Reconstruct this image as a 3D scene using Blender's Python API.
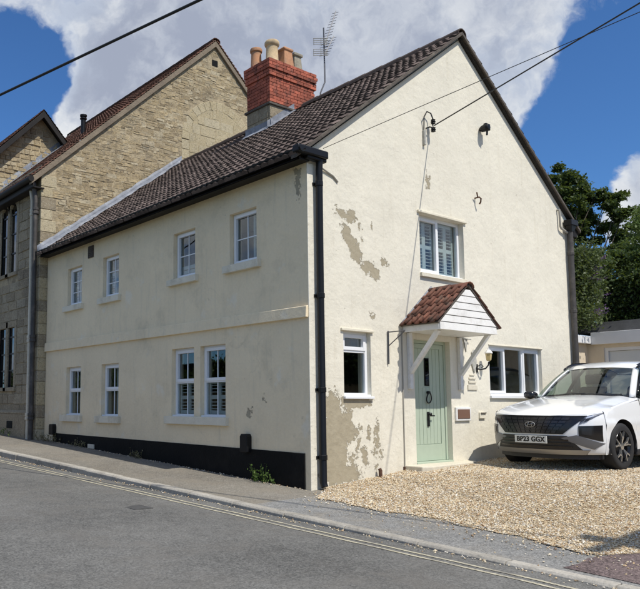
import bpy, bmesh, math, random
import numpy as np
from mathutils import Vector, Matrix
random.seed(7); RNG = np.random.default_rng(7)
for o in list(bpy.data.objects): bpy.data.objects.remove(o)
scene = bpy.context.scene; COL = scene.collection
R = math.radians; PI = math.pi

# ------------------------------------------------------------------ camera
TH = 0.9229
FWD = Vector((math.cos(TH), math.sin(TH), 0)); RGT = Vector((math.sin(TH), -math.cos(TH), 0))
CAM = Vector((-7.4927, -7.3120, 0.0)); PITCH = 0.0977
cd = bpy.data.cameras.new('camera'); co = bpy.data.objects.new('camera', cd); COL.objects.link(co)
co.location = CAM; co.rotation_euler = (PI/2 + PITCH, 0, -(PI/2 - TH))
cd.sensor_fit = 'HORIZONTAL'; cd.sensor_width = 36; cd.lens = 724.3/640*36
cd.shift_x = (320-206.4)/640; cd.shift_y = (332.9-294.5)/640
cd.clip_start = .05; cd.clip_end = 3000
scene.camera = co
def ray(px, py):
    u = px-206.4; v = 332.9-py; f = 724.3
    c, s = math.cos(PITCH), math.sin(PITCH)
    return (RGT*u + FWD*(f*c - v*s) + Vector((0, 0, f*s + v*c))).normalized()

# ------------------------------------------------------------------ light and sky
SUN = Vector((0.026, -0.555, 0.83)).normalized()
sl = bpy.data.lights.new('sun', 'SUN'); sl.energy = 2.9; sl.angle = R(.53); sl.color = (1, .955, .87)
so = bpy.data.objects.new('sun', sl); COL.objects.link(so); so.rotation_euler = SUN.to_track_quat('Z', 'Y').to_euler()
so.location = (0, -20, 30)
scene.view_settings.view_transform = 'Standard'; scene.view_settings.look = 'None'
scene.view_settings.exposure = 0.65; scene.view_settings.gamma = 1
scene.view_settings.use_curve_mapping = False
w = bpy.data.worlds.new('World'); scene.world = w; w.use_nodes = True
nt = w.node_tree; nt.nodes.clear()
def N(nt, t, **k):
    n = nt.nodes.new(t)
    for a, b in k.items():
        if a.startswith('i_'): n.inputs[a[2:]].default_value = b
        elif a.startswith('n_'): n.inputs[int(a[2:])].default_value = b
        else: setattr(n, a, b)
    return n
def L(nt, a, b): nt.links.new(a, b)
def mth(nt, op, a, b=None, c=None):
    n = N(nt, 'ShaderNodeMath', operation=op)
    for i, q in enumerate((a, b, c)):
        if q is None: continue
        if isinstance(q, (int, float)): n.inputs[i].default_value = q
        else: L(nt, q, n.inputs[i])
    return n.outputs[0]
def mixc(nt, fac, a, b, mode='MIX'):
    n = N(nt, 'ShaderNodeMix', data_type='RGBA', blend_type=mode)
    for i, q in ((0, fac), (6, a), (7, b)):
        if isinstance(q, (int, float)): n.inputs[i].default_value = q
        elif isinstance(q, tuple): n.inputs[i].default_value = (*q[:3], 1)
        else: L(nt, q, n.inputs[i])
    return n.outputs[2]
def mapr(nt, v, a, b, c=0., d=1., smooth=False):
    n = N(nt, 'ShaderNodeMapRange', interpolation_type='SMOOTHSTEP' if smooth else 'LINEAR')
    L(nt, v, n.inputs[0])
    for i, q in enumerate((a, b, c, d)): n.inputs[i+1].default_value = q
    return n.outputs[0]
sky = N(nt, 'ShaderNodeTexSky', sky_type='NISHITA', sun_disc=False)
sky.sun_elevation = math.asin(SUN.z); sky.sun_rotation = math.atan2(SUN.x, SUN.y)
sky.altitude = 100; sky.air_density = 1.0; sky.dust_density = .1; sky.ozone_density = 2.2
tc = N(nt, 'ShaderNodeTexCoord'); D = tc.outputs['Generated']
def noise(nt, vec, scale, detail=6, rough=.55, out=0, dist=0.):
    n = N(nt, 'ShaderNodeTexNoise'); n.inputs['Scale'].default_value = scale
    n.inputs['Detail'].default_value = detail; n.inputs['Roughness'].default_value = rough; n.inputs['Distortion'].default_value = dist
    if vec is not None: L(nt, vec, n.inputs['Vector'])
    return n.outputs[out]
wn = noise(nt, D, 7, 5, .6, 1)
wv = N(nt, 'ShaderNodeVectorMath', operation='MULTIPLY_ADD'); L(nt, wn, wv.inputs[0]); wv.inputs[1].default_value = (.10,)*3; L(nt, D, wv.inputs[2])
wv2 = N(nt, 'ShaderNodeVectorMath', operation='ADD'); L(nt, wv.outputs[0], wv2.inputs[0]); wv2.inputs[1].default_value = (-.05,)*3
DW = wv2.outputs[0]
def blob(px, py, r, amp):
    d = ray(px, py)
    n = N(nt, 'ShaderNodeVectorMath', operation='DISTANCE'); L(nt, DW, n.inputs[0]); n.inputs[1].default_value = d
    return mapr(nt, n.outputs['Value'], 0., r, amp, 0., True)
cov = mth(nt, 'ADD', noise(nt, DW, 3.4, 12, .64), .06)
for b in [(330, 60, .42, .32), (170, 90, .22, .24), (110, 50, .13, .22), (70, 110, .08, .12), (500, 20, .17, .20), (540, 90, .10, .16), (20, 60, .085, -.58), (5, 120, .075, -.46), (35, 95, .05, -.12),
          (628, 100, .18, -.58), (590, 170, .13, -.32), (658, 180, .13, .75), (-10, 15, .10, .22), (640, 0, .10, .10), (575, 205, .06, -.2)]:
    cov = mth(nt, 'ADD', cov, blob(*b))
alpha = mapr(nt, mth(nt, 'MULTIPLY_ADD', mth(nt, 'SUBTRACT', noise(nt, DW, 14, 9, .65), .5), .22, cov), .51, .65, 0, 1, True)
bil = noise(nt, DW, 9.0, 9, .62)
thick = mapr(nt, mth(nt, 'ADD', cov, mth(nt, 'MULTIPLY', bil, .75)), .98, 1.38, 0, 1, True)
puff = mapr(nt, noise(nt, DW, 11, 9, .6), .40, .62, 0, 1, True)
cc = mixc(nt, thick, mixc(nt, puff, (4.7, 5.3, 6.4), (7.4, 7.6, 7.8)), mixc(nt, puff, (3.3, 3.7, 4.7), (4.9, 5.3, 6.1)))
skyc = mixc(nt, 1.0, sky.outputs[0], (.46, .77, 1.12), 'MULTIPLY')
fin = mixc(nt, alpha, skyc, cc)
bg = N(nt, 'ShaderNodeBackground'); bg.inputs[1].default_value = 0.070; L(nt, fin, bg.inputs[0])
wo = N(nt, 'ShaderNodeOutputWorld'); L(nt, bg.outputs[0], wo.inputs[0])

# ------------------------------------------------------------------ mesh helpers
WO = {}
class MB:
    def __init__(s): s.v = []; s.f = []; s.t = []
    def add(s, vs, fs, tint=None):
        b = len(s.v); s.v += [tuple(q) for q in vs]
        s.f += [tuple(b+i for i in f) for f in fs]
        s.t += [tint if tint is not None else 0.5]*len(fs); return s
    def box(s, x0, x1, y0, y1, z0, z1, tint=None):
        x0, x1 = sorted((x0, x1)); y0, y1 = sorted((y0, y1)); z0, z1 = sorted((z0, z1))
        return s.add([(x0,y0,z0),(x1,y0,z0),(x1,y1,z0),(x0,y1,z0),(x0,y0,z1),(x1,y0,z1),(x1,y1,z1),(x0,y1,z1)],
              [(0,3,2,1),(4,5,6,7),(0,1,5,4),(1,2,6,5),(2,3,7,6),(3,0,4,7)], tint)
    def bar(s, a, b, w, h, up=(0,0,1)):
        a = Vector(a); b = Vector(b); d = (b-a).normalized(); up = Vector(up)
        sx = d.cross(up).normalized(); uz = sx.cross(d).normalized()
        vs = [p + sx*(w/2*i) + uz*(h/2*j) for p in (a, b) for i, j in ((-1,-1),(1,-1),(1,1),(-1,1))]
        return s.add(vs, [(0,1,2,3),(7,6,5,4),(0,4,5,1),(1,5,6,2),(2,6,7,3),(3,7,4,0)])
    def prism(s, pts, off):
        n = len(pts); off = Vector(off); vs = [Vector(p) for p in pts] + [Vector(p)+off for p in pts]
        return s.add(vs, [tuple(range(n-1,-1,-1)), tuple(range(n, 2*n))] + [(i, (i+1)%n, n+(i+1)%n, n+i) for i in range(n)])
    def tube(s, pts, r, n=8, caps=True):
        pts = [Vector(p) for p in pts]; rr = r if isinstance(r, (list, tuple)) else [r]*len(pts)
        rings = []; prev = None
        for i, p in enumerate(pts):
            d = (pts[min(i+1, len(pts)-1)] - pts[max(i-1, 0)]).normalized()
            up = prev if prev else (Vector((0,0,1)) if abs(d.z) < .9 else Vector((1,0,0)))
            sx = d.cross(up).normalized(); uz = sx.cross(d).normalized(); prev = uz
            rings.append([p + (sx*math.cos(a) + uz*math.sin(a))*rr[i] for a in [2*PI*k/n for k in range(n)]])
        vs = [q for g in rings for q in g]
        fs = [(i*n+k, i*n+(k+1)%n, (i+1)*n+(k+1)%n, (i+1)*n+k) for i in range(len(pts)-1) for k in range(n)]
        if caps: fs += [tuple(range(n-1,-1,-1)), tuple((len(pts)-1)*n+k for k in range(n))]
        return s.add(vs, fs)
    def lathe(s, prof, c=(0,0,0), n=24, axis='z', a0=0., caps=True):
        vs = []; c = Vector(c)
        for r, h in prof:
            for k in range(n):
                a = 2*PI*k/n + a0
                x, y = r*math.cos(a), r*math.sin(a)
                vs.append(c + (Vector((x, y, h)) if axis == 'z' else Vector((x, h, y)) if axis == 'y' else Vector((h, x, y))))
        m = len(prof)
        fs = [(i*n+k, i*n+(k+1)%n, (i+1)*n+(k+1)%n, (i+1)*n+k) for i in range(m-1) for k in range(n)]
        if caps: fs += [tuple(range(n-1,-1,-1)), tuple((m-1)*n+k for k in range(n))]
        return s.add(vs, fs)
    def grid(s, rows, tint=None):
        n = len(rows[0]); vs = [p for r in rows for p in r]
        return s.add(vs, [(i*n+j, i*n+j+1, (i+1)*n+j+1, (i+1)*n+j) for i in range(len(rows)-1) for j in range(n-1)], tint)
    def build(s, name, mat, parent=None, smooth=False, bev=0, kind=None, recalc=True, origin=None, solid=0, label=None, seg=2):
        v = np.array(s.v, float).reshape(-1, 3); lo, hi = v.min(0), v.max(0)
        og = Vector(origin) if origin is not None else Vector(((lo[0]+hi[0])/2, (lo[1]+hi[1])/2, lo[2]))
        me = bpy.data.meshes.new(name)
        me.from_pydata([tuple(q) for q in (v - np.array(og))], [], s.f)
        if recalc:
            bm = bmesh.new(); bm.from_mesh(me); bmesh.ops.recalc_face_normals(bm, faces=bm.faces); bm.to_mesh(me); bm.free()
        if len(set(s.t)) > 1:
            at = me.attributes.new('tint', 'FLOAT', 'FACE'); at.data.foreach_set('value', np.array(s.t, np.float32))
        if smooth:
            me.polygons.foreach_set('use_smooth', [True]*len(me.polygons))
            if smooth != True: me.set_sharp_from_angle(angle=R(smooth))
        me.materials.append(mat)
        return link(name, me, og, parent, kind, bev, solid, label, seg)
def link(name, me, og, parent=None, kind=None, bev=0, solid=0, label=None, seg=2):
    o = bpy.data.objects.new(name, me); COL.objects.link(o); og = Vector(og)
    if parent is not None: o.parent = parent; o.location = og - WO[parent.name]
    else: o.location = og
    WO[o.name] = og
    if kind: o['kind'] = kind
    if label: o['label'] = label
    if solid:
        m = o.modifiers.new('solid', 'SOLIDIFY'); m.thickness = solid; m.offset = -1
    if bev:
        m = o.modifiers.new('bevel', 'BEVEL'); m.width = bev; m.segments = seg; m.limit_method = 'ANGLE'; m.angle_limit = R(40)
    return o
def np_mesh(name, v, k, mat, tint=None, smooth=False):
    # v: (n*k,3) vertices, one face for each run of k
    me = bpy.data.meshes.new(name); n = len(v)//k
    me.vertices.add(len(v)); me.vertices.foreach_set('co', np.asarray(v, np.float32).ravel())
    me.loops.add(len(v)); me.loops.foreach_set('vertex_index', np.arange(len(v), dtype=np.int32))
    me.polygons.add(n); me.polygons.foreach_set('loop_start', np.arange(n, dtype=np.int32)*k)
    me.update(calc_edges=True)
    if tint is not None:
        at = me.attributes.new('tint', 'FLOAT', 'FACE'); at.data.foreach_set('value', np.asarray(tint, np.float32))
    me.materials.append(mat); return me
def thing(name, loc, label, cat, group=None, rotz=0, local=False):
    o = bpy.data.objects.new(name, None); COL.objects.link(o); o.location = loc; o.rotation_euler = (0, 0, rotz)
    o.empty_display_size = .2
    WO[o.name] = Vector((0,0,0)) if local else Vector(loc)
    return tag(o, label, cat, group)
def tag(o, label, cat, group=None):
    o['label'] = label; o['category'] = cat
    if group: o['group'] = group
    return o
def struct(o): o['kind'] = 'structure'; return o

# ------------------------------------------------------------------ materials
def newmat(name):
    m = bpy.data.materials.new(name); m.use_nodes = True; n = m.node_tree
    return m, n, n.nodes['Principled BSDF']
def pos(nt): return N(nt, 'ShaderNodeNewGeometry').outputs['Position']
def objc(nt): return N(nt, 'ShaderNodeTexCoord').outputs['Object']
def bump(nt, b, h, dist, strength=1.0, prev=None):
    n = N(nt, 'ShaderNodeBump'); n.inputs['Strength'].default_value = strength; n.inputs['Distance'].default_value = dist
    L(nt, h, n.inputs['Height'])
    if prev is not None: L(nt, prev, n.inputs['Normal'])
    L(nt, n.outputs[0], b.inputs['Normal']); return n.outputs[0]
def sepz(nt, v):
    n = N(nt, 'ShaderNodeSeparateXYZ'); L(nt, v, n.inputs[0]); return n.outputs
def M(name, col, rough=.7, metal=0., var=.0, vs=3., fine=0., fs=40., bmp=0., bs=60., rnd=0., tint=0., spec=None, dirt=None, obj=False, coat=0., ds=1.2):
    m, n, b = newmat(name); P = objc(n) if obj else pos(n)
    b.inputs['Roughness'].default_value = rough; b.inputs['Metallic'].default_value = metal
    if spec is not None: b.inputs['Specular IOR Level'].default_value = spec
    if coat: b.inputs['Coat Weight'].default_value = coat; b.inputs['Coat Roughness'].default_value = .03
    k = None
    def acc(k, v): return v if k is None else mth(n, 'MULTIPLY', k, v)
    if var: k = acc(k, mapr(n, noise(n, P, vs, 5, .6), .25, .75, 1-var, 1+var))
    if fine: k = acc(k, mapr(n, noise(n, P, fs, 3, .6), .3, .7, 1-fine, 1+fine))
    if rnd: k = acc(k, mapr(n, N(n, 'ShaderNodeObjectInfo').outputs['Random'], 0, 1, 1-rnd, 1+rnd))
    if tint: k = acc(k, mapr(n, N(n, 'ShaderNodeAttribute', attribute_name='tint').outputs['Fac'], 0, 1, 1-tint, 1+tint))
    c = (*col, 1)
    if dirt:
        c = mixc(n, mapr(n, noise(n, P, ds, 7, .65), .48, .68, 0, dirt[1], True), tuple(col), dirt[0])
    if k is not None:
        vm = N(n, 'ShaderNodeVectorMath', operation='SCALE')
        if isinstance(c, tuple): vm.inputs[0].default_value = col
        else: L(n, c, vm.inputs[0])
        L(n, k, vm.inputs['Scale']); L(n, vm.outputs[0], b.inputs['Base Color'])
    elif isinstance(c, tuple): b.inputs['Base Color'].default_value = c
    else: L(n, c, b.inputs['Base Color'])
    if bmp: bump(n, b, noise(n, P, bs, 4, .6), bmp)
    return m
def glass_mat(name, tint=(.75,.82,.8), ior=1.52, extra=.0):
    m, n, b = newmat(name); n.nodes.remove(b)
    t = N(n, 'ShaderNodeBsdfTransparent'); t.inputs[0].default_value = (*tint, 1)
    g = N(n, 'ShaderNodeBsdfGlossy'); g.inputs['Roughness'].default_value = .015; g.inputs[0].default_value = (.95,.97,1,1)
    lw = N(n, 'ShaderNodeLayerWeight'); lw.inputs[0].default_value = .5; fr = mth(n, 'MULTIPLY_ADD', mth(n, 'POWER', lw.outputs['Facing'], 4.2), .9, .06)
    bp = N(n, 'ShaderNodeBump'); bp.inputs['Distance'].default_value = .0015; bp.inputs['Strength'].default_value = .4
    L(n, noise(n, pos(n), 2.5, 1, .5), bp.inputs['Height']); L(n, bp.outputs[0], g.inputs['Normal'])
    mx = N(n, 'ShaderNodeMixShader'); L(n, mth(n, 'ADD', fr, extra), mx.inputs[0]); L(n, t.outputs[0], mx.inputs[1]); L(n, g.outputs[0], mx.inputs[2])
    L(n, mx.outputs[0], n.nodes['Material Output'].inputs[0]); return m

def render_mat(name, patches, spots=1.0, base=(.745,.70,.585), cracks=False):
    # painted render; patches: (plane coords a, z, half width, half height, rotation) of bare render showing through
    m, n, b = newmat(name); P = pos(n); xyz = sepz(n, P)
    U = mth(n, 'SUBTRACT', xyz[0], mth(n, 'MULTIPLY', xyz[1], 1.0)) if False else None
    a = mth(n, 'ADD', xyz[0], xyz[1]); z = xyz[2]
    nz = sepz(n, noise(n, P, 5.5, 7, .68, 1))
    wa = mth(n, 'MULTIPLY_ADD', mth(n, 'SUBTRACT', nz[0], .5), .42, a); wz = mth(n, 'MULTIPLY_ADD', mth(n, 'SUBTRACT', nz[2], .5), .42, z)
    best = None
    for (pa, pz, ra, rz, rot) in patches:
        da = mth(n, 'SUBTRACT', wa, pa); dz = mth(n, 'SUBTRACT', wz, pz)
        c, s = math.cos(rot), math.sin(rot)
        u = mth(n, 'MULTIPLY_ADD', da, c/ra, mth(n, 'MULTIPLY', dz, s/ra)); v = mth(n, 'MULTIPLY_ADD', da, -s/rz, mth(n, 'MULTIPLY', dz, c/rz))
        q = mth(n, 'SUBTRACT', 1.0, mth(n, 'POWER', mth(n, 'ADD', mth(n, 'POWER', mth(n, 'ABSOLUTE', u), 3.), mth(n, 'POWER', mth(n, 'ABSOLUTE', v), 3.)), .333))
        q = mth(n, 'MULTIPLY', q, min(ra, rz))
        best = q if best is None else mth(n, 'MAXIMUM', best, q)
    if best is not None: best = mth(n, 'MULTIPLY_ADD', mth(n, 'SUBTRACT', noise(n, P, 21, 6, .7), .5), .16, best)
    mask = mapr(n, best, -.003, .005, 0, 1) if best is not None else None
    # tiny flakes, only in some zones
    zone = mapr(n, noise(n, P, .9, 3, .5), .46, .62, 0, 1, True)
    fl = mth(n, 'MULTIPLY', mapr(n, noise(n, P, 13, 5, .72), .645, .675, 0, 1), zone)
    fl = mth(n, 'MULTIPLY', fl, spots)
    k = mth(n, 'MULTIPLY', mapr(n, noise(n, P, 1.1, 6, .6), .25, .75, .93, 1.05), mapr(n, noise(n, P, 24, 4, .6), .3, .7, .97, 1.03))
    st = N(n, 'ShaderNodeVectorMath', operation='MULTIPLY'); L(n, P, st.inputs[0]); st.inputs[1].default_value = (5, 5, .45)
    streak = mapr(n, noise(n, st.outputs[0], 1.6, 5, .6), .52, .78, 0, .34, True)
    col = mixc(n, streak, base, (.56,.50,.38))
    vm = N(n, 'ShaderNodeVectorMath', operation='SCALE'); L(n, col, vm.inputs[0]); L(n, k, vm.inputs['Scale']); col = vm.outputs[0]
    tan = mixc(n, noise(n, P, 9, 6, .65), (.31,.265,.185), (.46,.405,.295))
    col = mixc(n, mth(n, 'MULTIPLY', fl, .75), col, (.47,.42,.32))
    if mask is not None: col = mixc(n, mask, col, tan)
    if cracks:   # hairline cracks and old scored joints in the shaded wall
        vo = N(n, 'ShaderNodeTexVoronoi', feature='DISTANCE_TO_EDGE'); vo.inputs['Scale'].default_value = .55
        wv_ = N(n, 'ShaderNodeVectorMath', operation='MULTIPLY_ADD'); L(n, noise(n, P, 2.5, 6, .6, 1), wv_.inputs[0]); wv_.inputs[1].default_value = (.35,)*3; L(n, P, wv_.inputs[2]); L(n, wv_.outputs[0], vo.inputs['Vector'])
        cr = mth(n, 'MULTIPLY', mapr(n, vo.outputs['Distance'], .0, .007, 1, 0), mapr(n, noise(n, P, .7, 3), .48, .6, 0, .8))
        zj = mth(n, 'ABSOLUTE', mth(n, 'SUBTRACT', mth(n, 'FRACT', mth(n, 'MULTIPLY', z, 2.35)), .5)); hj = mth(n, 'MULTIPLY', mapr(n, zj, .0, .010, 1, 0), mapr(n, noise(n, P, .9, 3), .50, .62, 0, .6))
        cr = mth(n, 'MAXIMUM', cr, hj)
        col = mixc(n, mth(n, 'MULTIPLY', cr, .16), col, (.30,.26,.19))
        stain = mapr(n, noise(n, P, 1.7, 8, .7), .50, .74, 0, .45, True); col = mixc(n, stain, col, (.55,.47,.33))
        pale = mapr(n, noise(n, P, 2.6, 5, .6), .60, .72, 0, .35, True); col = mixc(n, pale, col, (.80,.78,.70))
    L(n, col, b.inputs['Base Color']); b.inputs['Roughness'].default_value = .82; b.inputs['Specular IOR Level'].default_value = .25
    h = mth(n, 'MULTIPLY_ADD', noise(n, P, 95, 4, .65), .0045, mth(n, 'MULTIPLY', noise(n, P, 2.2, 4, .55), .035))
    h = mth(n, 'MULTIPLY_ADD', noise(n, P, 14, 5, .6), .009, h)
    h = mth(n, 'MULTIPLY_ADD', fl, -.005, h)
    if mask is not None: h = mth(n, 'MULTIPLY_ADD', mask, -.022, h)
    bump(n, b, h, 1.0, .75); return m

def asphalt_mat(name, dark, light, patch=None, chips=.5, bmp=.006, warm=None):
    m, n, b = newmat(name); P = pos(n)
    big = noise(n, P, .55, 6, .6); mid = noise(n, P, 6, 5, .65); fine = noise(n, P, 75, 2, .6)
    vor = N(n, 'ShaderNodeTexVoronoi'); vor.inputs['Scale'].default_value = 62; L(n, P, vor.inputs['Vector'])
    wn = N(n, 'ShaderNodeTexWhiteNoise'); L(n, vor.outputs['Color'], wn.inputs['Vector'])
    ch = mapr(n, wn.outputs['Value'], .0, 1., -1, 1)
    k = mth(n, 'ADD', mth(n, 'MULTIPLY', mapr(n, big, .3, .7, -1, 1), .38), mth(n, 'MULTIPLY', mapr(n, mid, .3, .7, -1, 1), .22))
    k = mth(n, 'ADD', k, mth(n, 'MULTIPLY', mapr(n, fine, .3, .7, -1, 1), .35)); k = mth(n, 'MULTIPLY_ADD', ch, chips*.5, k)
    col = mixc(n, mapr(n, k, -1, 1, 0, 1), dark, light)
    if warm: col = mixc(n, mapr(n, noise(n, P, 1.3, 7, .7), .45, .75, 0, .75, True), col, warm)
    L(n, col, b.inputs['Base Color']); b.inputs['Roughness'].default_value = .88; b.inputs['Specular IOR Level'].default_value = .3
    bump(n, b, mth(n, 'ADD', fine, mth(n, 'MULTIPLY', wn.outputs['Value'], .5)), bmp, .8); return m

def stone_mat(name, a, b2, c3, grime=(.16,.13,.09), gr=.5):
    m, n, b = newmat(name); P = pos(n)
    r = N(n, 'ShaderNodeObjectInfo').outputs['Random']; t = N(n, 'ShaderNodeAttribute', attribute_name='tint').outputs['Fac']
    rr = mth(n, 'FRACT', mth(n, 'ADD', mth(n, 'MULTIPLY', r, 7.31), t))
    col = mixc(n, mapr(n, rr, .0, 1., 0, 1), a, b2)
    col = mixc(n, mapr(n, mth(n, 'FRACT', mth(n, 'MULTIPLY', rr, 5.7)), .55, 1, 0, .8), col, c3)
    col = mixc(n, mapr(n, noise(n, P, 17, 6, .7), .42, .72, 0, gr*.8, True), col, grime)
    col = mixc(n, mapr(n, noise(n, P, .8, 5, .65), .46, .72, 0, gr, True), col, grime)
    col = mixc(n, mapr(n, noise(n, P, 34, 4, .7), .52, .68, 0, .55), col, (.68,.62,.48))
    col = mixc(n, mapr(n, noise(n, P, 27, 4, .7, 0, .6), .53, .68, 0, .75), col, (.11,.092,.07))
    L(n, col, b.inputs['Base Color']); b.inputs['Roughness'].default_value = .92; b.inputs['Specular IOR Level'].default_value = .2
    bump(n, b, mth(n, 'ADD', noise(n, P, 30, 6, .7), mth(n, 'MULTIPLY', noise(n, P, 120, 3, .6), .4)), .022, .8); return m
def leaf_mat(name, a, b2, trans=.3):
    m, n, b = newmat(name)
    t = N(n, 'ShaderNodeAttribute', attribute_name='tint').outputs['Fac']
    c = mixc(n, t, a, b2); L(n, c, b.inputs['Base Color']); b.inputs['Roughness'].default_value = .55; b.inputs['Specular IOR Level'].default_value = .3
    tr = N(n, 'ShaderNodeBsdfTranslucent'); L(n, mixc(n, .5, c, (.25,.32,.05)), tr.inputs[0])
    mx = N(n, 'ShaderNodeMixShader'); mx.inputs[0].default_value = trans; L(n, b.outputs[0], mx.inputs[1]); L(n, tr.outputs[0], mx.inputs[2])
    L(n, mx.outputs[0], n.nodes['Material Output'].inputs[0]); return m

HX = -.13      # street wall plane
gable_patches = [(.33,-.12,.17,.30,0),(.38,-.62,.27,.55,0),(.85,.02,.32,.10,0),(.66,-.30,.12,.24,.2),(.50,-1.02,.42,.13,0),(.80,-.42,.05,.08,0),(.92,-.35,.04,.06,0),(1.12,-.45,.04,.09,0),(.75,-.85,.06,.10,0),(1.22,-.70,.035,.05,0),(1.40,-.75,.03,.05,0),(.86,-.62,.05,.12,-.3),(1.02,-.80,.06,.15,.3),(1.30,-.5,.04,.22,0),(1.28,-.95,.05,.06,0),
    (.70,2.85,.24,.075,-.12),(.82,2.42,.10,.34,.62),(.66,2.58,.08,.10,0),(1.18,2.10,.13,.10,.3),(1.34,2.02,.10,.07,0),(1.60,2.22,.055,.06,0),(2.77,3.76,.055,.14,0),(1.27,1.37,.07,.035,-.3),(1.30,2.75,.03,.05,0),(1.02,2.72,.03,.05,0),(1.05,2.5,.025,.04,0)]
street_patches = [(HX+.19,3.30,.07,.16,0),(HX+.17,3.12,.04,.10,0),(HX+1.30,-.12,.05,.07,0),(HX+.95,.05,.02,.05,0),(HX+7.8,-.3,.03,.03,0)]
MT = {}
MT['gable'] = render_mat('cream_render_gable', gable_patches)
MT['street'] = render_mat('cream_render_street', street_patches, .6, (.84,.705,.49), cracks=True)
MT['creamtrim'] = M('cream_trim', (.72,.665,.535), .8, var=.08, vs=4, fine=.05, fs=50, bmp=.003, bs=60, dirt=((.45,.39,.28), .5), ds=3)
MT['plinth'] = M('black_plinth_paint', (.006,.006,.006), .7, var=.3, vs=3, bmp=.006, bs=25, dirt=((.016,.015,.013), .6), ds=2, spec=.15)
MT['upvc'] = M('white_upvc', (.80,.81,.82), .35, var=.02)
MT['whitewood'] = M('white_painted_wood', (.78,.77,.74), .5, var=.05, vs=5, fine=.03, dirt=((.5,.47,.42), .35), ds=6)
MT['blackplastic'] = M('black_plastic', (.007,.007,.008), .4, var=.25, vs=6, spec=.3)
MT['fascia'] = M('dark_fascia', (.012,.010,.009), .6, var=.4, vs=4, dirt=((.03,.025,.02), .5), spec=.3)
MT['rightpipe'] = M('weathered_black_pipe', (.05,.045,.042), .6, var=.4, vs=6, dirt=((.14,.12,.1), .5), ds=5)
MT['tile'] = M('brown_roof_tile', (.125,.097,.086), .9, spec=.12, var=.25, vs=2, fine=.2, fs=30, tint=.35, bmp=.004, bs=50, dirt=((.075,.06,.05), .7), ds=2.5)
MT['verge'] = M('verge_mortar_board', (.085,.07,.058), .9, var=.35, vs=5, fine=.2, fs=30, bmp=.01, bs=25, dirt=((.15,.13,.105), .6), ds=3)
MT['redtile'] = M('red_clay_tile', (.22,.085,.052), .85, var=.3, vs=4, fine=.2, fs=35, rnd=.4, tint=.4, bmp=.004, bs=50, dirt=((.10,.075,.055), .75), ds=5)
MT['halltile'] = M('brown_red_clay_tile', (.14,.074,.054), .9, var=.3, vs=4, fine=.2, fs=35, tint=.45, bmp=.004, bs=50, dirt=((.085,.065,.05), .8), ds=3, spec=.15)
MT['stoneverge'] = M('verge_stone_coping', (.22,.175,.125), .9, var=.25, vs=4, fine=.15, bmp=.012, bs=20, dirt=((.12,.09,.07), .7), ds=2)
MT['lead'] = M('lead_flashing', (.20,.215,.25), .65, var=.3, vs=6, bmp=.012, bs=9, dirt=((.36,.375,.40), .85), ds=4)
MT['rubble'] = stone_mat('rubble_limestone', (.54,.425,.25), (.37,.285,.17), (.64,.555,.39), (.13,.11,.085), .75)
MT['ashpale'] = stone_mat('pale_limestone_infill', (.57,.48,.31), (.50,.41,.25), (.60,.53,.38), (.30,.25,.16), .45)
MT['ash'] = stone_mat('weathered_ashlar', (.40,.33,.225), (.30,.245,.165), (.47,.41,.30), (.12,.10,.08), .6)
MT['mortar'] = M('lime_mortar', (.40,.325,.21), .95, var=.25, vs=3, fine=.2, fs=30, bmp=.02, bs=22, dirt=((.11,.09,.065), .7), ds=2)
MT['brick'] = M('red_brick', (.37,.10,.058), .88, var=.25, vs=7, fine=.2, fs=45, rnd=.35, bmp=.006, bs=45, dirt=((.10,.045,.035), .7), ds=5)
MT['brickmortar'] = M('brick_mortar', (.16,.10,.08), .95, var=.3, vs=8, bmp=.006)
MT['potterra'] = M('terracotta_pot', (.46,.235,.125), .85, var=.2, vs=6, fine=.12, bmp=.004, dirt=((.25,.17,.12), .7), ds=5)
MT['potcream'] = M('buff_pot', (.56,.42,.25), .85, var=.2, vs=6, fine=.12, bmp=.004, dirt=((.30,.23,.16), .6), ds=5)
MT['potgrey'] = M('grey_stone_pot', (.30,.27,.21), .9, var=.3, vs=6, fine=.15, bmp=.006, dirt=((.12,.11,.09), .7), ds=5)
MT['glass'] = glass_mat('window_glass', (.82,.86,.86))
MT['oldglass'] = glass_mat('leaded_glass', (.12,.14,.17), 1.6, .04)
MT['carglass'] = glass_mat('car_glass', (.50,.60,.58), 1.55, .03)
MT['shutter'] = M('shutter_white', (.62,.64,.62), .5)
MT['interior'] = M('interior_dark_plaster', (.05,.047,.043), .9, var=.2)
MT['door'] = M('sage_green_door', (.42,.49,.385), .5, var=.04, vs=8)
MT['iron'] = M('black_iron', (.012,.012,.013), .4, metal=.3)
MT['steel'] = M('galvanised_steel', (.12,.12,.13), .5, metal=.4, var=.2, vs=20)
MT['rust'] = M('rusty_iron', (.10,.05,.03), .9, var=.4, vs=30)
MT['cable'] = M('black_cable', (.012,.012,.013), .6)
MT['greycable'] = M('grey_cable', (.33,.31,.27), .6)
MT['brass'] = M('aged_brass', (.42,.29,.10), .4, metal=.7)
MT['lampglass'] = M('amber_lamp_glass', (.46,.36,.17), .25)
MT['paleplaque'] = M('pale_stone_plaque', (.62,.57,.46), .8, var=.12, vs=20, bmp=.003)
MT['greyplaque'] = M('weathered_grey_metal', (.40,.39,.35), .7, var=.25, vs=25)
MT['brown'] = M('brown_flap', (.17,.09,.06), .55, var=.1)
MT['road'] = asphalt_mat('road_asphalt', (.06,.059,.056), (.225,.22,.205), chips=1.0, bmp=.010, warm=(.15,.14,.125))
MT['pave'] = asphalt_mat('pavement_asphalt', (.10,.09,.075), (.32,.295,.25), chips=1.0, bmp=.012, warm=(.24,.21,.165))
MT['apron'] = asphalt_mat('drive_apron_asphalt', (.10,.10,.097), (.35,.345,.33), chips=1.1, bmp=.012, warm=(.30,.26,.20))
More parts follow.
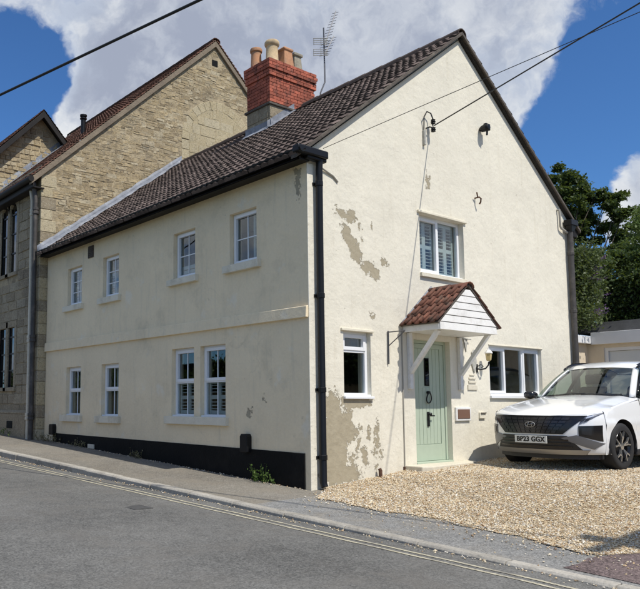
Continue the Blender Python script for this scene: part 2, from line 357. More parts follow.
MT['purple'] = asphalt_mat('purple_brown_asphalt', (.05,.036,.036), (.25,.19,.18), chips=1.5, bmp=.012)
MT['kerb'] = M('kerb_stone', (.36,.335,.29), .9, var=.15, vs=3, fine=.18, fs=45, rnd=.12, bmp=.006, bs=40, dirt=((.20,.18,.15), .6), ds=4)
MT['yellow'] = M('faded_yellow_paint', (.42,.385,.285), .8, var=.15, vs=5, fine=.35, fs=40, dirt=((.20,.19,.17), .95), ds=3.5)
MT['gravelbed'] = M('gravel_bed', (.34,.265,.165), .95, var=.2, vs=2, fine=.45, fs=45, bmp=.02, bs=45)
MT['earth'] = M('ground_earth', (.10,.10,.05), .95, var=.3, vs=.4)
def pebble_mat():
    m, n, b = newmat('gravel_pebbles')
    t = N(n, 'ShaderNodeAttribute', attribute_name='tint').outputs['Fac']
    cr = N(n, 'ShaderNodeValToRGB'); L(n, t, cr.inputs[0]); e = cr.color_ramp; e.interpolation = 'LINEAR'
    e.elements[0].color = (.17,.115,.07,1); e.elements[1].color = (.85,.80,.68,1)
    for p, c in ((.2,(.38,.25,.14)),(.45,(.56,.43,.26)),(.68,(.66,.57,.41)),(.85,(.50,.46,.40))):
        q = e.elements.new(p); q.color = (*c, 1)
    L(n, cr.outputs[0], b.inputs['Base Color']); b.inputs['Roughness'].default_value = .8; return m
MT['pebble'] = pebble_mat()
MT['bark'] = M('bark', (.05,.042,.032), .95, var=.3, vs=4, bmp=.02, bs=14)
MT['leafdark'] = leaf_mat('dark_oak_leaves', (.018,.035,.010), (.075,.115,.030))
MT['leaflight'] = leaf_mat('light_willow_leaves', (.05,.085,.02), (.14,.20,.06))
MT['hedge'] = leaf_mat('hedge_leaves', (.016,.032,.009), (.085,.125,.025), .2)
MT['shrub'] = leaf_mat('buddleia_leaves', (.028,.046,.016), (.15,.19,.08))
MT['flower'] = leaf_mat('purple_flowers', (.11,.05,.17), (.28,.16,.36))
MT['weed'] = leaf_mat('weed_leaves', (.05,.10,.02), (.16,.24,.06))
MT['drygrass'] = leaf_mat('dry_weed_stems', (.16,.13,.07), (.34,.29,.17))
MT['felt'] = M('dark_felt_edge', (.055,.056,.058), .85, var=.3, vs=3, fine=.1, dirt=((.10,.10,.095), .5))
MT['gfascia'] = M('white_fascia_board', (.72,.72,.72), .5, var=.05)
MT['gwall'] = M('garage_cream_wall', (.64,.55,.42), .85, var=.1, vs=3, bmp=.003)
MT['gdoor'] = M('pale_grey_garage_door', (.58,.61,.63), .45, var=.04)
MT['wood'] = M('telegraph_pole_wood', (.13,.09,.06), .9, var=.3, vs=6, bmp=.01, bs=20)

# ------------------------------------------------------------------ terrain
def sl_y(y): return max(-14., min(24., y))
def pav(x, y): return -1.2 + .042*sl_y(y) + .02*max(-2.2, min(0., x))
def kx(y): return -1.60 - .04*max(-12., min(14., y))       # kerb face
def roadz(y): return min(-1.2925 + .0325*sl_y(y), pav(-1.6, y) - .022)
def sstep(t): t = max(0., min(1., t)); return t*t*(3-2*t)
def edge_x(y): return -.46 + .07*math.sin(y*2.1+.4) + .05*math.sin(y*5.3) + .03*math.sin(y*13.)
def gz(x, y):
    t = sstep((x+.45)/3.0)
    return (pav(-.45, y)+.004)*(1-t) + (-1.0 + .012*y + .012*min(x-3, 6))*t
ys = np.unique(np.concatenate([np.linspace(-30, -9, 15), np.linspace(-9, 14, 70), np.linspace(14, 60, 24)]))
g = MB(); g.grid([[(x, y, -1.9) for x in np.linspace(-700, 700, 8)] for y in np.linspace(-700, 700, 8)])
struct(g.build('ground', MT['earth']))
g = MB()
g.grid([[(-60, y, roadz(y)-.012) for y in ys], [(-7.9, y, roadz(y)-.008) for y in ys]]); struct(g.build('far_verge', MT['earth']))
def road_h(x, y):  # gentle camber
    t = (x - kx(y))/-6.0; return roadz(y) + .05*(4*t*(1-t)) if 0 <= t <= 1 else roadz(y)
g = MB(); xs_ = [0, .15, .3, .45, .6, .8, 1.0, 1.06]
g.grid([[(kx(y)+.02-6.0*t, y, road_h(kx(y)-6.0*t, y)) for t in xs_] for y in ys]); struct(g.build('road', MT['road'], smooth=True))
g = MB()
g.grid([[(x, y, pav(x, y) - (.004 if x > .1 else 0)) for x in (kx(y)+.12, -1.0, -.5, 0., .3)] for y in ys if y >= -.6]); struct(g.build('pavement', MT['pave']))
ya = [y for y in ys if y < -.6]; ya = ya + [min(q for q in ys if q >= -.6)]
g = MB()
g.grid([[(x, y, pav(x, y) - (.01 if x > .1 else 0)) for x in (kx(y)+.12, -1.0, -.5, 0., .5)] for y in ya]); struct(g.build('drive_apron', MT['apron']))
# purple-brown tarmac patch at the far end of the drive
pp = [(-1.22,-4.08),(-.98,-4.10),(-.72,-4.05),(-.48,-4.12),(-.28,-4.05),(-.1,-4.2),(-.05,-5.2),(-.05,-9),(-1.1,-9),(-1.17,-6)]
g = MB(); cxp = [(sum(p[0] for p in pp)/len(pp), -6.)]
g.add([(x, y, pav(x, y)+.005) for x, y in pp], [tuple(range(len(pp)))]); struct(g.build('tarmac_patch', MT['purple']))
# yard behind and beside the house
g = MB(); g.grid([[(x, y, -1.03 + .012*(x-3) if x < 12 else -.92) for x in (-.1, 3, 8, 12, 70)] for y in (0.05, 5, 12, 60)]); struct(g.build('garden_ground', MT['earth']))
# gravel drive
g = MB(); yy = np.linspace(-14, -.005, 80); tx = np.linspace(0, 1, 60)**1.3
rows = []
for y in yy:
    e = edge_x(y) if y > -4.0 else edge_x(y)+.45*sstep((-4.0-y)/.4)
    if y > -.55: e = e + (0.06-e)*sstep((y+.55)/.5)
    rows.append([(e+(15-e)*t, y, gz(e+(15-e)*t, y)+.001+.004*min(1, t*40)+.016*math.sin(3.1*(e+15*t)+2*y)*math.sin(2.6*y+1)*min(1, t*12)) for t in tx])
g.grid(rows); struct(g.build('gravel_drive', MT['gravelbed'], smooth=True))
# pebbles: uneven little stones, one mesh that nobody could count
def pebbles(n, name, fx):
    p = fx(n); n = len(p)
    base = np.array([(1,0,0),(0,1,0),(-1,0,0),(0,-1,0),(0,0,1),(0,0,-1)], float)
    tri = [(0,1,4),(1,2,4),(2,3,4),(3,0,4),(1,0,5),(2,1,5),(3,2,5),(0,3,5)]
    sz = RNG.uniform(.0045, .0125, n)*np.where(RNG.random(n) < .10, 1.55, 1)
    B = base[None]*RNG.uniform(.7, 1.3, (n, 6, 3))*sz[:, None, None]*np.array([1, 1, .72])
    a = RNG.uniform(0, 6.28, n); ca, sa = np.cos(a), np.sin(a); tl = RNG.normal(0, .35, n)
    x = B[..., 0]*ca[:, None]-B[..., 1]*sa[:, None]; y = B[..., 0]*sa[:, None]+B[..., 1]*ca[:, None]; z = B[..., 2]+x*tl[:, None]
    V = np.stack([x, y, z], -1)+p[:, None, :]+np.array([0, 0, 1])*sz[:, None, None]*.4
    T = V[:, np.array(tri)].reshape(-1, 3)
    tint = np.repeat(np.clip(RNG.beta(2, 1.6, n), 0, 1), 8)
    og = p.mean(0); me = np_mesh(name, T-og, 3, MT['pebble'], tint)
    o = link(name, me, og); o['kind'] = 'stuff'; return o
def drive_pts(n):
    x = RNG.uniform(-.9, 8.5, n); y = RNG.uniform(-6.2, -.01, n)
    out = []
    for a, b in zip(x, y):
        e = edge_x(b)
        if b < -4: e += .45*sstep((-4.0-b)/.4)
        if b > -.55: e = e+(0.06-e)*sstep((b+.55)/.5)
        if a > e-.02: out.append((a, b, gz(a, b)+.005+.016*math.sin(3.1*(e+15*max(0,(a-e)/(15-e)))+2*b)*math.sin(2.6*b+1)*min(1, (a-e)/(15-e)*12)))
        elif RNG.random() < .10*math.exp((a-e)/.12): out.append((a, b, pav(a, b)+.004))
    return np.array(out)
o = pebbles(165000, 'gravel', drive_pts); tag(o, 'golden gravel stones spread over the drive beside the gable', 'gravel')
def gutter_pts(n):
    out = []
    for _ in range(n):
        y = RNG.uniform(-5.5, 8.5); r = RNG.random()
        if r < .35: x = kx(y)-abs(RNG.normal(0, .07)); z = road_h(x, y)+.004
        elif r < .7 and y > 0: x = HX-.03-abs(RNG.normal(0, .05)); z = pav(x, y)+.004
        elif y < -.3: x = edge_x(y)-abs(RNG.normal(0, .3)); z = pav(x, y)+.004; 
        else: continue
        if x < kx(y)-.3: continue
        out.append((x, y, z))
    return np.array(out)
o = pebbles(1300, 'loose_grit', gutter_pts); tag(o, 'loose grit strewn along kerb and foot of the walls', 'gravel')

# kerb stones
kerb = thing('kerb', (-1.6, 0, -1.25), 'x', 'x'); del kerb['label']; del kerb['category']; struct(kerb)
y = -8.2
while y < 15:
    ln = .905; y1 = y+ln-.014
    m = MB(); cs = []
    for q in (y, y1):
        zt = pav(kx(q)+.06, q) + .004
        zb = roadz(q)-.12; x0, x1 = kx(q), kx(q)+.135
        cs += [(x0, q, zb), (x1, q, zb), (x1, q, zt), (x0+.022, q, zt), (x0, q, zt-.022)]
    j = RNG.normal(0, .003)
    m.add([(a+j, b, c+j*.6) for a, b, c in cs], [(0,1,2,3,4),(9,8,7,6,5),(0,5,6,1),(1,6,7,2),(2,7,8,3),(3,8,9,4),(4,9,5,0)])
    m.build('kerb_stone', MT['kerb'], kerb, bev=.006)
    y += ln
for off, nm in ((.27, 'inner'), (.40, 'outer')):
    m = MB(); yl = np.linspace(-12, 14, 130)
    m.grid([[(kx(y)-off-dx+.004*math.sin(y*9), y, road_h(kx(y)-off-dx, y)+.004) for dx in (0, .045)] for y in yl])
    struct(m.build('yellow_line', MT['yellow']))
# drain cover in the road
m = MB(); cx0, cy0 = -2.75, .35
m.box(cx0-.13, cx0+.13, cy0-.16, cy0+.16, road_h(cx0, cy0)-.02, road_h(cx0, cy0)+.004)
dr = m.build('drain_cover', M('iron_cover', (.07,.068,.065), .7, var=.3, vs=12, bmp=.006, bs=40)); tag(dr, 'small worn metal cover set flush in the road near the kerb', 'drain cover')

# ------------------------------------------------------------------ roofs of tiles
def tile_roof(O, A, S, length, slope, roll=.15, course=.255, amp=.027, lip=.037, sag=None, samples=5):
    O, A, S = Vector(O), Vector(A).normalized(), Vector(S).normalized(); Nn = A.cross(S)
    if Nn.z < 0: Nn = -Nn
    mb = MB(); nr = max(1, round(length/roll)); nc = max(1, math.ceil(slope/course)); roll = length/nr; course = slope/nc
    prof = [(k/samples, amp*(math.sin(PI*k/samples*1.0)**1.3 if k < samples else 0)) for k in range(samples+1)]
    for i in range(nc):
        for j in range(nr):
            tt = random.random(); dz = random.gauss(0, .003); ds = random.gauss(0, .006)
            lo, hi, lp = [], [], []
            for u, h in prof:
                a = (j+u)*roll
                sg = sag(a/length, (i+.5)/nc) if sag else 0
                lo.append(O + A*a + S*(i*course+ds) + Nn*(h+lip+dz+sg))
                hi.append(O + A*a + S*((i+1)*course+.03) + Nn*(h+.002+sg))
                lp.append(O + A*a + S*(i*course+ds) + Nn*(-.006+sg if i == 0 else .004+sg+h*.9))
            mb.grid([lp, lo, hi], tt)
    return mb

# ------------------------------------------------------------------ cream house
GW = 7.65; RX = 3.80; HL = 8.76; WT = 3.56; RZ0 = 3.86; SLP = .75; RZ = RZ0+SLP*RX
house = thing('cream_house', (3.7, 4.4, -1.1), 'cream rendered end house with brown tiled roof, peeling gable and green front door', 'house')
PG = lambda u, d, z: (u, d, z)                 # gable wall: u = x, d into the house
PS = lambda u, d, z: (HX+d, u, z)              # street wall: u = y
def pbox(mb, P, u0, u1, d0, d1, z0, z1, tint=None):
    a = P(u0, d0, z0); b = P(u1, d1, z1); return mb.box(a[0], b[0], a[1], b[1], a[2], b[2], tint)
def wall_sheet(mb, P, u0, u1, z0, z1, holes, depth=.26):
    us = sorted({u0, u1, *[h[0] for h in holes], *[h[1] for h in holes]}); zs = sorted({z0, z1, *[h[2] for h in holes], *[h[3] for h in holes]})
    us = [u for u in us if u0 <= u <= u1]; zs = [z for z in zs if z0 <= z <= z1]
    for a, b in zip(us, us[1:]):
        for c, d in zip(zs, zs[1:]):
            um, zm = (a+b)/2, (c+d)/2
            if any(h[0] < um < h[1] and h[2] < zm < h[3] for h in holes): continue
            mb.add([P(a,0,c), P(b,0,c), P(b,0,d), P(a,0,d)], [(0,1,2,3)])
    for h in holes:
        q = [(h[0],h[2]),(h[1],h[2]),(h[1],h[3]),(h[0],h[3])]
        for i in range(4):
            (a, c), (b, d) = q[i], q[(i+1)%4]
            mb.add([P(a,0,c), P(b,0,d), P(b,depth,d), P(a,depth,c)], [(0,1,2,3)])
GH = {'w1': (.59,1.20,.11,1.09), 'w2': (2.50,3.76,2.17,3.19), 'w3': (4.42,6.24,.15,1.06), 'door': (2.26,3.24,-.99,1.05)}
SH = {'a': (6.98,7.67,2.20,3.07), 'b': (5.37,6.03,2.20,3.07), 'c': (2.74,3.41,2.23,3.08), 'd': (1.11,1.78,2.24,3.10),
      'la': (6.96,7.66,-.25,.82), 'lb': (5.33,6.03,-.25,.82), 'lc': (2.77,3.45,-.22,.98), 'ld': (1.90,2.59,-.22,.98)}
m = MB(); wall_sheet(m, PG, HX, GW, -1.5, WT, list(GH.values()))
m.add([PG(HX,0,WT), PG(GW,0,WT), PG(GW,0,RZ0+SLP*(2*RX-GW)-.06), PG(RX,0,RZ-.06), PG(HX,0,RZ0+SLP*HX-.06)], [(0,1,2,3,4)])
m.build('gable_wall', MT['gable'], house, recalc=False)
m = MB(); wall_sheet(m, PS, 0, HL, -1.5, WT+.1, list(SH.values())); m.build('street_wall', MT['street'], house, recalc=False)
m = MB(); m.add([(GW,0,-1.5),(GW,HL,-1.5),(GW,HL,WT+.1),(GW,0,WT+.1)], [(0,1,2,3)])
m.add([(HX,HL,-1.5),(GW,HL,-1.5),(GW,HL,WT),(RX,HL,RZ-.1),(HX,HL,WT)], [(0,1,2,3,4)]); m.build('rear_wall', MT['creamtrim'], house, recalc=False)
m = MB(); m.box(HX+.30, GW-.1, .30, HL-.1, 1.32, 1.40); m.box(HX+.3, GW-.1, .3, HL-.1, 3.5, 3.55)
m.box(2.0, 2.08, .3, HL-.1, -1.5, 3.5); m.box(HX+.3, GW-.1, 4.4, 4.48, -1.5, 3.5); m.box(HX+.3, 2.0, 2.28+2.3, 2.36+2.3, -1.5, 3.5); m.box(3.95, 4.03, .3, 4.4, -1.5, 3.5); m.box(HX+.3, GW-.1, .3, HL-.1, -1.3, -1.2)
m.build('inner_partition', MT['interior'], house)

# windows
def window(P, h, rec, lights, sill=True, shut=None, bars=None, fw=.05, name='window', opener=()):
    # lights: list of (fu0,fu1,fz0,fz1) fractions; bars: per light (nu,nz); opener: indices with a sash of their own
    u0, u1, z0, z1 = h; W_ = u1-u0; H_ = z1-z0
    m = MB(); d0, d1 = rec, rec+.065
    pbox(m, P, u0, u0+fw, d0, d1, z0, z1); pbox(m, P, u1-fw, u1, d0, d1, z0, z1)
    pbox(m, P, u0+fw, u1-fw, d0, d1, z0, z0+fw); pbox(m, P, u0+fw, u1-fw, d0, d1, z1-fw, z1)
    for (a, b, c, d) in lights:
        if b < .999: q = u0+b*W_; pbox(m, P, q-fw*.42, q+fw*.42, d0+.001, d1-.001, z0+max(c*H_, fw), z0+min(d*H_, H_-fw))
        if d < .999: q = z0+d*H_; pbox(m, P, u0+max(a*W_, fw), u0+min(b*W_, W_-fw), d0+.002, d1-.002, q-fw*.42, q+fw*.42)
    wn_ = m.build(name, MT['upvc'], house, bev=.004)
    for i, (a, b, c, d) in enumerate(lights):
        ua = u0+(fw if a < .001 else a*W_+fw*.42); ub = u0+(W_-fw if b > .999 else b*W_-fw*.42)
        za = z0+(fw if c < .001 else c*H_+fw*.42); zb = z0+(H_-fw if d > .999 else d*H_-fw*.42)
        if i in opener:
            s = MB(); sf = .042; e = .012
            pbox(s, P, ua-e, ua+sf, d0-.014, d0+.05, za-e, zb+e); pbox(s, P, ub-sf, ub+e, d0-.014, d0+.05, za-e, zb+e)
            pbox(s, P, ua+sf, ub-sf, d0-.013, d0+.049, za-e, za+sf); pbox(s, P, ua+sf, ub-sf, d0-.013, d0+.049, zb-sf, zb+e)
            s.build('sash', MT['upvc'], wn_, bev=.004); ua += sf; ub -= sf; za += sf; zb -= sf
        s = MB(); pbox(s, P, ua-.003, ub+.003, d0+.03, d0+.034, za-.003, zb+.003); s.build('pane', MT['glass'], wn_)
        if bars and bars[i]:
            nu, nz_ = bars[i]
            for k in range(1, nu+1):
                q = ua+(ub-ua)*k/(nu+1); s = MB(); pbox(s, P, q-.009, q+.009, d0+.022, d0+.042, za, zb); s.build('glazing_bar', MT['upvc'], wn_)
            for k in range(1, nz_+1):
                q = za+(zb-za)*k/(nz_+1); s = MB(); pbox(s, P, ua, ub, d0+.0225, d0+.0415, q-.009, q+.009); s.build('glazing_bar', MT['upvc'], wn_)
    m = MB(); pbox(m, P, u0+.004, u1-.004, rec-.07, rec+.01, z0+.002, z0+.03); m.build('cill', MT['upvc'], wn_, bev=.004)
    if shut:
        for (a, b, c, d, tilt) in shut:
            s = MB(); ua, ub, za, zb = u0+a*W_, u0+b*W_, z0+c*H_, z0+d*H_; dd = rec+.085; st = .045
            pbox(s, P, ua, ua+st, dd, dd+.03, za, zb); pbox(s, P, ub-st, ub, dd, dd+.03, za, zb)
            for q in (za, zb-st*1.4, (za+zb)/2-st*.7): pbox(s, P, ua+st, ub-st, dd, dd+.03, q, q+st*1.4)
            nsl = max(4, int((zb-za)/.066))
            for k in range(nsl):
                q = za+st*1.4+(k+.5)*((zb-za)-st*2.8)/nsl
                if abs(q-(za+zb)/2) < st*1.1: continue
                c1, s1 = .030*math.cos(tilt), .030*math.sin(tilt)
                A0, A1 = P(ua+st, dd+.015-c1, q-s1), P(ub-st, dd+.015-c1, q-s1); B0, B1 = P(ua+st, dd+.015+c1, q+s1), P(ub-st, dd+.015+c1, q+s1)
                t_ = Vector((0,0,.007))
                s.add([A0, A1, B1, B0, Vector(A0)+t_, Vector(A1)+t_, Vector(B1)+t_, Vector(B0)+t_], [(0,1,2,3),(7,6,5,4),(0,4,5,1),(2,6,7,3),(1,5,6,2),(3,7,4,0)])
            s.build('shutter', MT['shutter'], wn_)
    return wn_
one = [(0,1,0,1)]
for k in 'abcd':
    window(PS, SH[k], .085, one, bars=[(1, 1 if k in 'cd' else 2)], opener=(0,), fw=.034,
           shut={'a': [(.52,.96,.05,.95,.5)], 'b': [(.55,.96,.05,.62,.5)], 'c': [(.05,.95,.04,.30,.6)], 'd': [(.04,.40,.04,.96,.35)]}[k])
for k in ('la', 'lb', 'lc', 'ld'):
    window(PS, SH[k], .085, [(0,1,0,.5),(0,1,.5,1)], bars=[(1,0),(1,0)] if k in ('lc','ld') else [(1,0),(1,0)], opener=(1,), fw=.045,
           shut=[(.05,.55,.04,.52,.15),(.55,.95,.04,.52,.15)] if k in ('lc','ld') else [(.05,.5,.04,.95,.2)])
window(PG, GH['w1'], .075, [(0,1,0,.70),(0,1,.70,1)], opener=(1,), fw=.055)
window(PG, GH['w2'], .10, [(0,.5,0,1),(.5,1,0,1)], opener=(0,), fw=.055, shut=[(.06,.28,.04,.96,.1),(.28,.48,.04,.96,.1),(.54,.76,.04,.96,.1),(.76,.95,.04,.96,.1)])
window(PG, GH['w3'], .065, [(0,.335,0,1),(.335,.67,0,1),(.67,1,0,1)], opener=(0, 2), fw=.05)
def trim(P, u0, u1, d0, z0, z1, name, mat='creamtrim', d1=.12, bev=.006):
    m = MB(); pbox(m, P, u0, u1, -d0, d1, z0, z1); return m.build(name, MT[mat], house, bev=bev)
for k, z in (('a',2.08),('b',2.08),('c',2.12),('d',2.12)): trim(PS, SH[k][0]-.10, SH[k][1]+.12, .075, z, SH[k][2]+.003, 'window_sill')
for k in ('la','lb'): trim(PS, SH[k][0]-.10, SH[k][1]+.18, .07, -.385, SH[k][2]+.003, 'window_sill')
trim(PS, 1.82, 3.60, .07, -.35, -.217, 'window_sill')
for k, z in (('w1', .035), ('w2', .065), ('w3', .05)):
    h = GH[k]; trim(PG, h[0]-.02, h[1]+.02, .045, h[2]-z, h[2]+.003, 'window_sill', 'upvc' if k != 'w2' else 'creamtrim')
trim(PG, GH['w1'][0]-.06, GH['w1'][1]+.05, .035, 1.087, 1.125, 'lintel'); trim(PG, 2.44, 3.83, .04, 3.187, 3.225, 'lintel'); trim(PG, 4.41, 6.28, .015, 1.057, 1.08, 'lintel')
# string course, corner strip, plinth, vents
m = MB(); ya_ = [0.06, 2.2, 4.4, 6.6, HL-.01]
m.add([(HX-.055, 0.0, 1.235), (HX+.03, 0.0, 1.235), (HX+.03, 0.0, 1.415), (HX-.045, 0.0, 1.395)] + [(HX-.055, HL-.01, 1.235), (HX+.03, HL-.01, 1.235), (HX+.03, HL-.01, 1.455), (HX-.045, HL-.01, 1.435)],
      [(0,1,2,3),(7,6,5,4),(0,4,5,1),(1,5,6,2),(2,6,7,3),(3,7,4,0)]); m.build('string_course', MT['street'], house, bev=.006)
m = MB(); m.add([(HX-.022, .10, -1.5), (HX+.02, .10, -1.5), (HX+.02, .10, -.69), (HX-.022, .10, -.70), (HX-.022, 8.25, -1.5), (HX+.02, 8.25, -1.5), (HX+.02, 8.25, -.66), (HX-.022, 8.25, -.67)],
      [(0,1,2,3),(7,6,5,4),(0,4,5,1),(1,5,6,2),(2,6,7,3),(3,7,4,0)]); m.build('plinth', MT['plinth'], house, bev=.004)
for u0, u1, z0, z1 in ((1.26,1.43,-.74,-.46), (8.12,8.32,-.70,-.46)):
    m = MB(); pts = [(u0,z0),(u1,z0),(u1,z1-.04),(u1-.03,z1),(u0+.03,z1),(u0,z1-.04)]
    m.prism([PS(u, -.10, z) for u, z in pts], (.13, 0, 0)); m.build('vent_cowl', MT['blackplastic'], house, bev=.008)
m = MB(); pbox(m, PS, 6.45, 6.68, -.02, .02, 3.16, 3.42)
v_ = m.build('wall_vent', MT['verge'], house)
m = MB()
for k in range(6): pbox(m, PS, 6.47, 6.66, -.032, -.018, 3.18+k*.04, 3.20+k*.04)
m.build('louvre', MT['verge'], v_)
for u in (6.25,):
    m = MB(); pbox(m, PS, u, u+.26, -.05, .02, -.93, -.84); m.build('air_brick', MT['paleplaque'], house, bev=.006)
m = MB(); pbox(m, PS, HX*0+2.1, 2.103, -.004, .0, 0, 0.001)
# roof
def sagf(t, s): return -.045*math.sin(PI*t)*s - .05*t*s
ROV = .30
roof = MB(); cs = 1/math.sqrt(1+SLP*SLP)
for sgn in (-1, 1):
    x0 = RX+sgn*(RX-HX+ROV) if sgn < 0 else RX+(GW-RX+.25)
    e = (HX-ROV) if sgn < 0 else GW+.25; ez = RZ0+SLP*(e if sgn < 0 else 2*RX-e)-.02
    rg = RZ-.02
    roof.add([(e,-.07,ez),(e,HL,ez),(RX,HL,rg-.05),(RX,-.07,rg)], [(0,1,2,3)])
    roof.add([(e,-.07,ez-.05),(e,HL,ez-.05),(RX,HL,rg-.12),(RX,-.07,rg-.07)], [(0,1,2,3)])
roof_o = roof.build('roof', MT['fascia'], house, recalc=False)
e = HX-ROV; sl_len = (RX-e)/cs
t = tile_roof((e, -.10, RZ0+SLP*e), (0,1,0), (cs,0,SLP*cs), HL+.06, sl_len, sag=sagf)
t.build('roof_tiles', MT['tile'], roof_o, kind='stuff', recalc=False)
e2 = GW+.25
t = tile_roof((e2, -.10, RZ0+SLP*(2*RX-e2)), (0,1,0), (-cs,0,SLP*cs), HL+.06, (e2-RX)/cs, sag=sagf)
t.build('roof_tiles', MT['tile'], roof_o, kind='stuff', recalc=False)
for k in range(20):                                         # ridge tiles
    y0 = -.10+k*.445; y1 = min(y0+.455, HL-.02)
    if y0 < 5.15 and y1 > 4.2: continue
    m = MB(); rows = []
    for y in (y0, y1):
        dz = -.05*(y/HL) + (.012 if y == y0 else 0)
        rows.append([(RX+.13*math.sin(a), y, RZ-.055+dz+.125*math.cos(a)) for a in [R(q) for q in (-95,-65,-35,0,35,65,95)]])
    m.grid(rows); m.build('ridge_tile', MT['tile'], roof_o, solid=.018)
# verges: weathered undercloak along the gable slopes
for sgn in (-1, 1):
    ee = e if sgn < 0 else e2
    def sp(s, dz): x = ee+(RX-ee)*s; return (x, RZ0+SLP*(x if sgn < 0 else 2*RX-x)+dz)
    a, b = sp(0, .0), sp(1, .0); m = MB(); dn = .045
    m.prism([(a[0],-.105,a[1]+.022),(b[0],-.105,b[1]+.022),(b[0],-.105,b[1]-dn),(a[0],-.105,a[1]-dn)], (0,.12,0))
    m.build('verge_board', MT['verge'], roof_o, bev=.008)
# lead flashing where the roof meets the stone gable, lying on the slope
m = MB(); fl = []
for k in range(30):
    s = k/29; x = e+(RX-e)*s; z = RZ0+SLP*x+sagf(1, s)
    wob = .012*math.sin(k*1.7)+.008*math.sin(k*4.1); wd = .20-.08*s
    fl.append([(x, HL-wd-.05*math.sin(k*.9), z+.055+wob), (x, HL-.10, z+.085), (x, HL-.012, z+.12), (x, HL-.014, z+.235+wob)])
m.grid(fl); m.build('lead_flashing', MT['lead'], roof_o, smooth=50, solid=.006)
# eaves
m = MB(); m.box(HX-.20, HX-.176, -.06, HL-.01, 3.50, 3.67); m.box(HX-.1765, HX+.0, -.06, HL-.01, 3.505, 3.53); m.build('fascia_board', MT['fascia'], house)
m = MB(); m.box(GW, GW+.2, -.05, HL, 3.5, 3.66); m.build('fascia_board', MT['fascia'], house, bev=.004)
m = MB(); gp = [(HX-.262+.062*math.cos(a), 3.625+.062*math.sin(a)) for a in [PI+PI*k/8 for k in range(9)]]
gp2 = [(HX-.262+.055*math.cos(a), 3.625+.055*math.sin(a)) for a in [2*PI-PI*k/8 for k in range(9)]]
m.prism([(x, -.20, z) for x, z in gp+gp2], (0, HL+.16, 0)); gut = m.build('gutter', MT['blackplastic'], house, smooth=40)
for k in range(10):
    m = MB(); y = .15+k*.92; m.prism([(x*1.0+(-.008 if q < 9 else 0), y, z-(.008 if q < 9 else 0)) for q, (x, z) in enumerate(gp+gp2)], (0,.035,0)); m.build('gutter_bracket', MT['blackplastic'], gut)
m = MB(); m.box(HX-.33, .16, -.175, -.045, 3.565, 3.68); m.box(HX-.10, .17, -.13, -.03, 3.52, 3.60); m.build('gutter_outlet', MT['blackplastic'], gut, bev=.02)
m = MB(); m.tube([(.055,-.085,3.56),(.055,-.075,3.4),(.05,-.072,2),(.05,-.072,-1.10),(.05,-.095,-1.16)], .052, 12); dp = m.build('downpipe', MT['blackplastic'], house, smooth=50)
for z in (3.2, 1.55, .2, -.75):
    m = MB(); m.lathe([(.058,z-.035),(.062,z-.03),(.062,z+.03),(.058,z+.035)], (.05,-.072,0), 12); m.box(-.03,.13,-.025,.0,z-.02,z+.02); m.build('pipe_clip', MT['blackplastic'], dp)
m = MB(); m.box(HX-.002, -.012, -.012, .0, -1.5, 3.5); m.build('corner_bead', MT['gable'], house, bev=.004)
m = MB(); m.tube([(7.46,-.09,3.72),(7.46,-.08,3.5),(7.46,-.08,-1.0)], .058, 12); dp2 = m.build('downpipe', MT['rightpipe'], house, smooth=50)
m = MB(); m.box(7.33, 7.62, -.19, -.02, 3.68, 3.80); m.prism([(7.36,-.17,3.69),(7.58,-.17,3.69),(7.52,-.14,3.55),(7.41,-.14,3.55)], (0,.13,0)); m.build('hopper', MT['blackplastic'], dp2, bev=.01)
for z in (3.1, 1.9, .8):
    m = MB(); m.lathe([(.064,z-.035),(.068,z-.03),(.068,z+.03),(.064,z+.035)], (7.46,-.08,0), 12); m.build('pipe_clip', MT['rightpipe'], dp2)
m = MB(); m.tube([(7.12,-.005,3.98),(7.12,-.05,3.98),(7.13,-.05,3.94),(7.14,-.05,3.64),(7.17,-.05,3.60),(7.40,-.06,3.54)], .022, 8); m.build('overflow_pipe', MT['greycable'], house, smooth=50)
# ---- chimney
CX0, CX1, CY0, CY1 = 3.06, 4.50, 4.28, 5.06
m = MB(); m.box(CX0, CX1, CY0, CY1, 5.6, 6.70); ch = m.build('chimney', MT['mortar'], house)
bl = [MB()]
def stone_block(parent, name, mat, x0, x1, y0, y1, z0, z1, bev=.01):
    m = MB(); m.box(x0, x1, y0, y1, z0, z1); return m.build(name, MT[mat], parent, bev=bev)
zc = 5.75
for r_ in range(3):
    h = (.30, .32, .30)[r_]; xs = [CX0-.012, CX0+.45+.2*(r_%2), CX0+.95+.15*(r_%2), CX1+.012]
    for a, b in zip(xs, xs[1:]): stone_block(ch, 'stone_block', 'ash', a+.006, b-.006, CY0-.014, CY0+.05, zc+.006, zc+h-.006)
    ysb = [CY0+.051, CY0+.36+.12*(r_%2), CY1]
    for a, b in zip(ysb, ysb[1:]): stone_block(ch, 'stone_block', 'ash', CX0-.014, CX0+.05, a+.006, b-.006, zc+.006, zc+h-.006)
    zc += h
m = MB(); m.box(CX0-.05, CX1+.05, CY0-.05, CY1+.05, 6.66, 6.715); m.build('ledge', MT['verge'], ch, bev=.012)
m = MB(); m.box(CX0+.022, CX1-.022, CY0+.022, CY1-.022, 6.7, 7.70); core = m.build('brick_core', MT['brickmortar'], ch)
bm_ = MB(); bm_.box(-.5,.5,-.5,.5,-.5,.5)
BRK = bpy.data.meshes.new('brick'); _o = bm_.build('brick_source', MT['brick'], None, bev=0); BRK = _o.data; bpy.data.objects.remove(_o)
def brick(cx_, cy_, cz_, sx_, sy_, sz_):
    o = link('brick', BRK, (cx_, cy_, cz_), ch); o.scale = (sx_, sy_, sz_); return o
nrow = 13; rh = .985/nrow
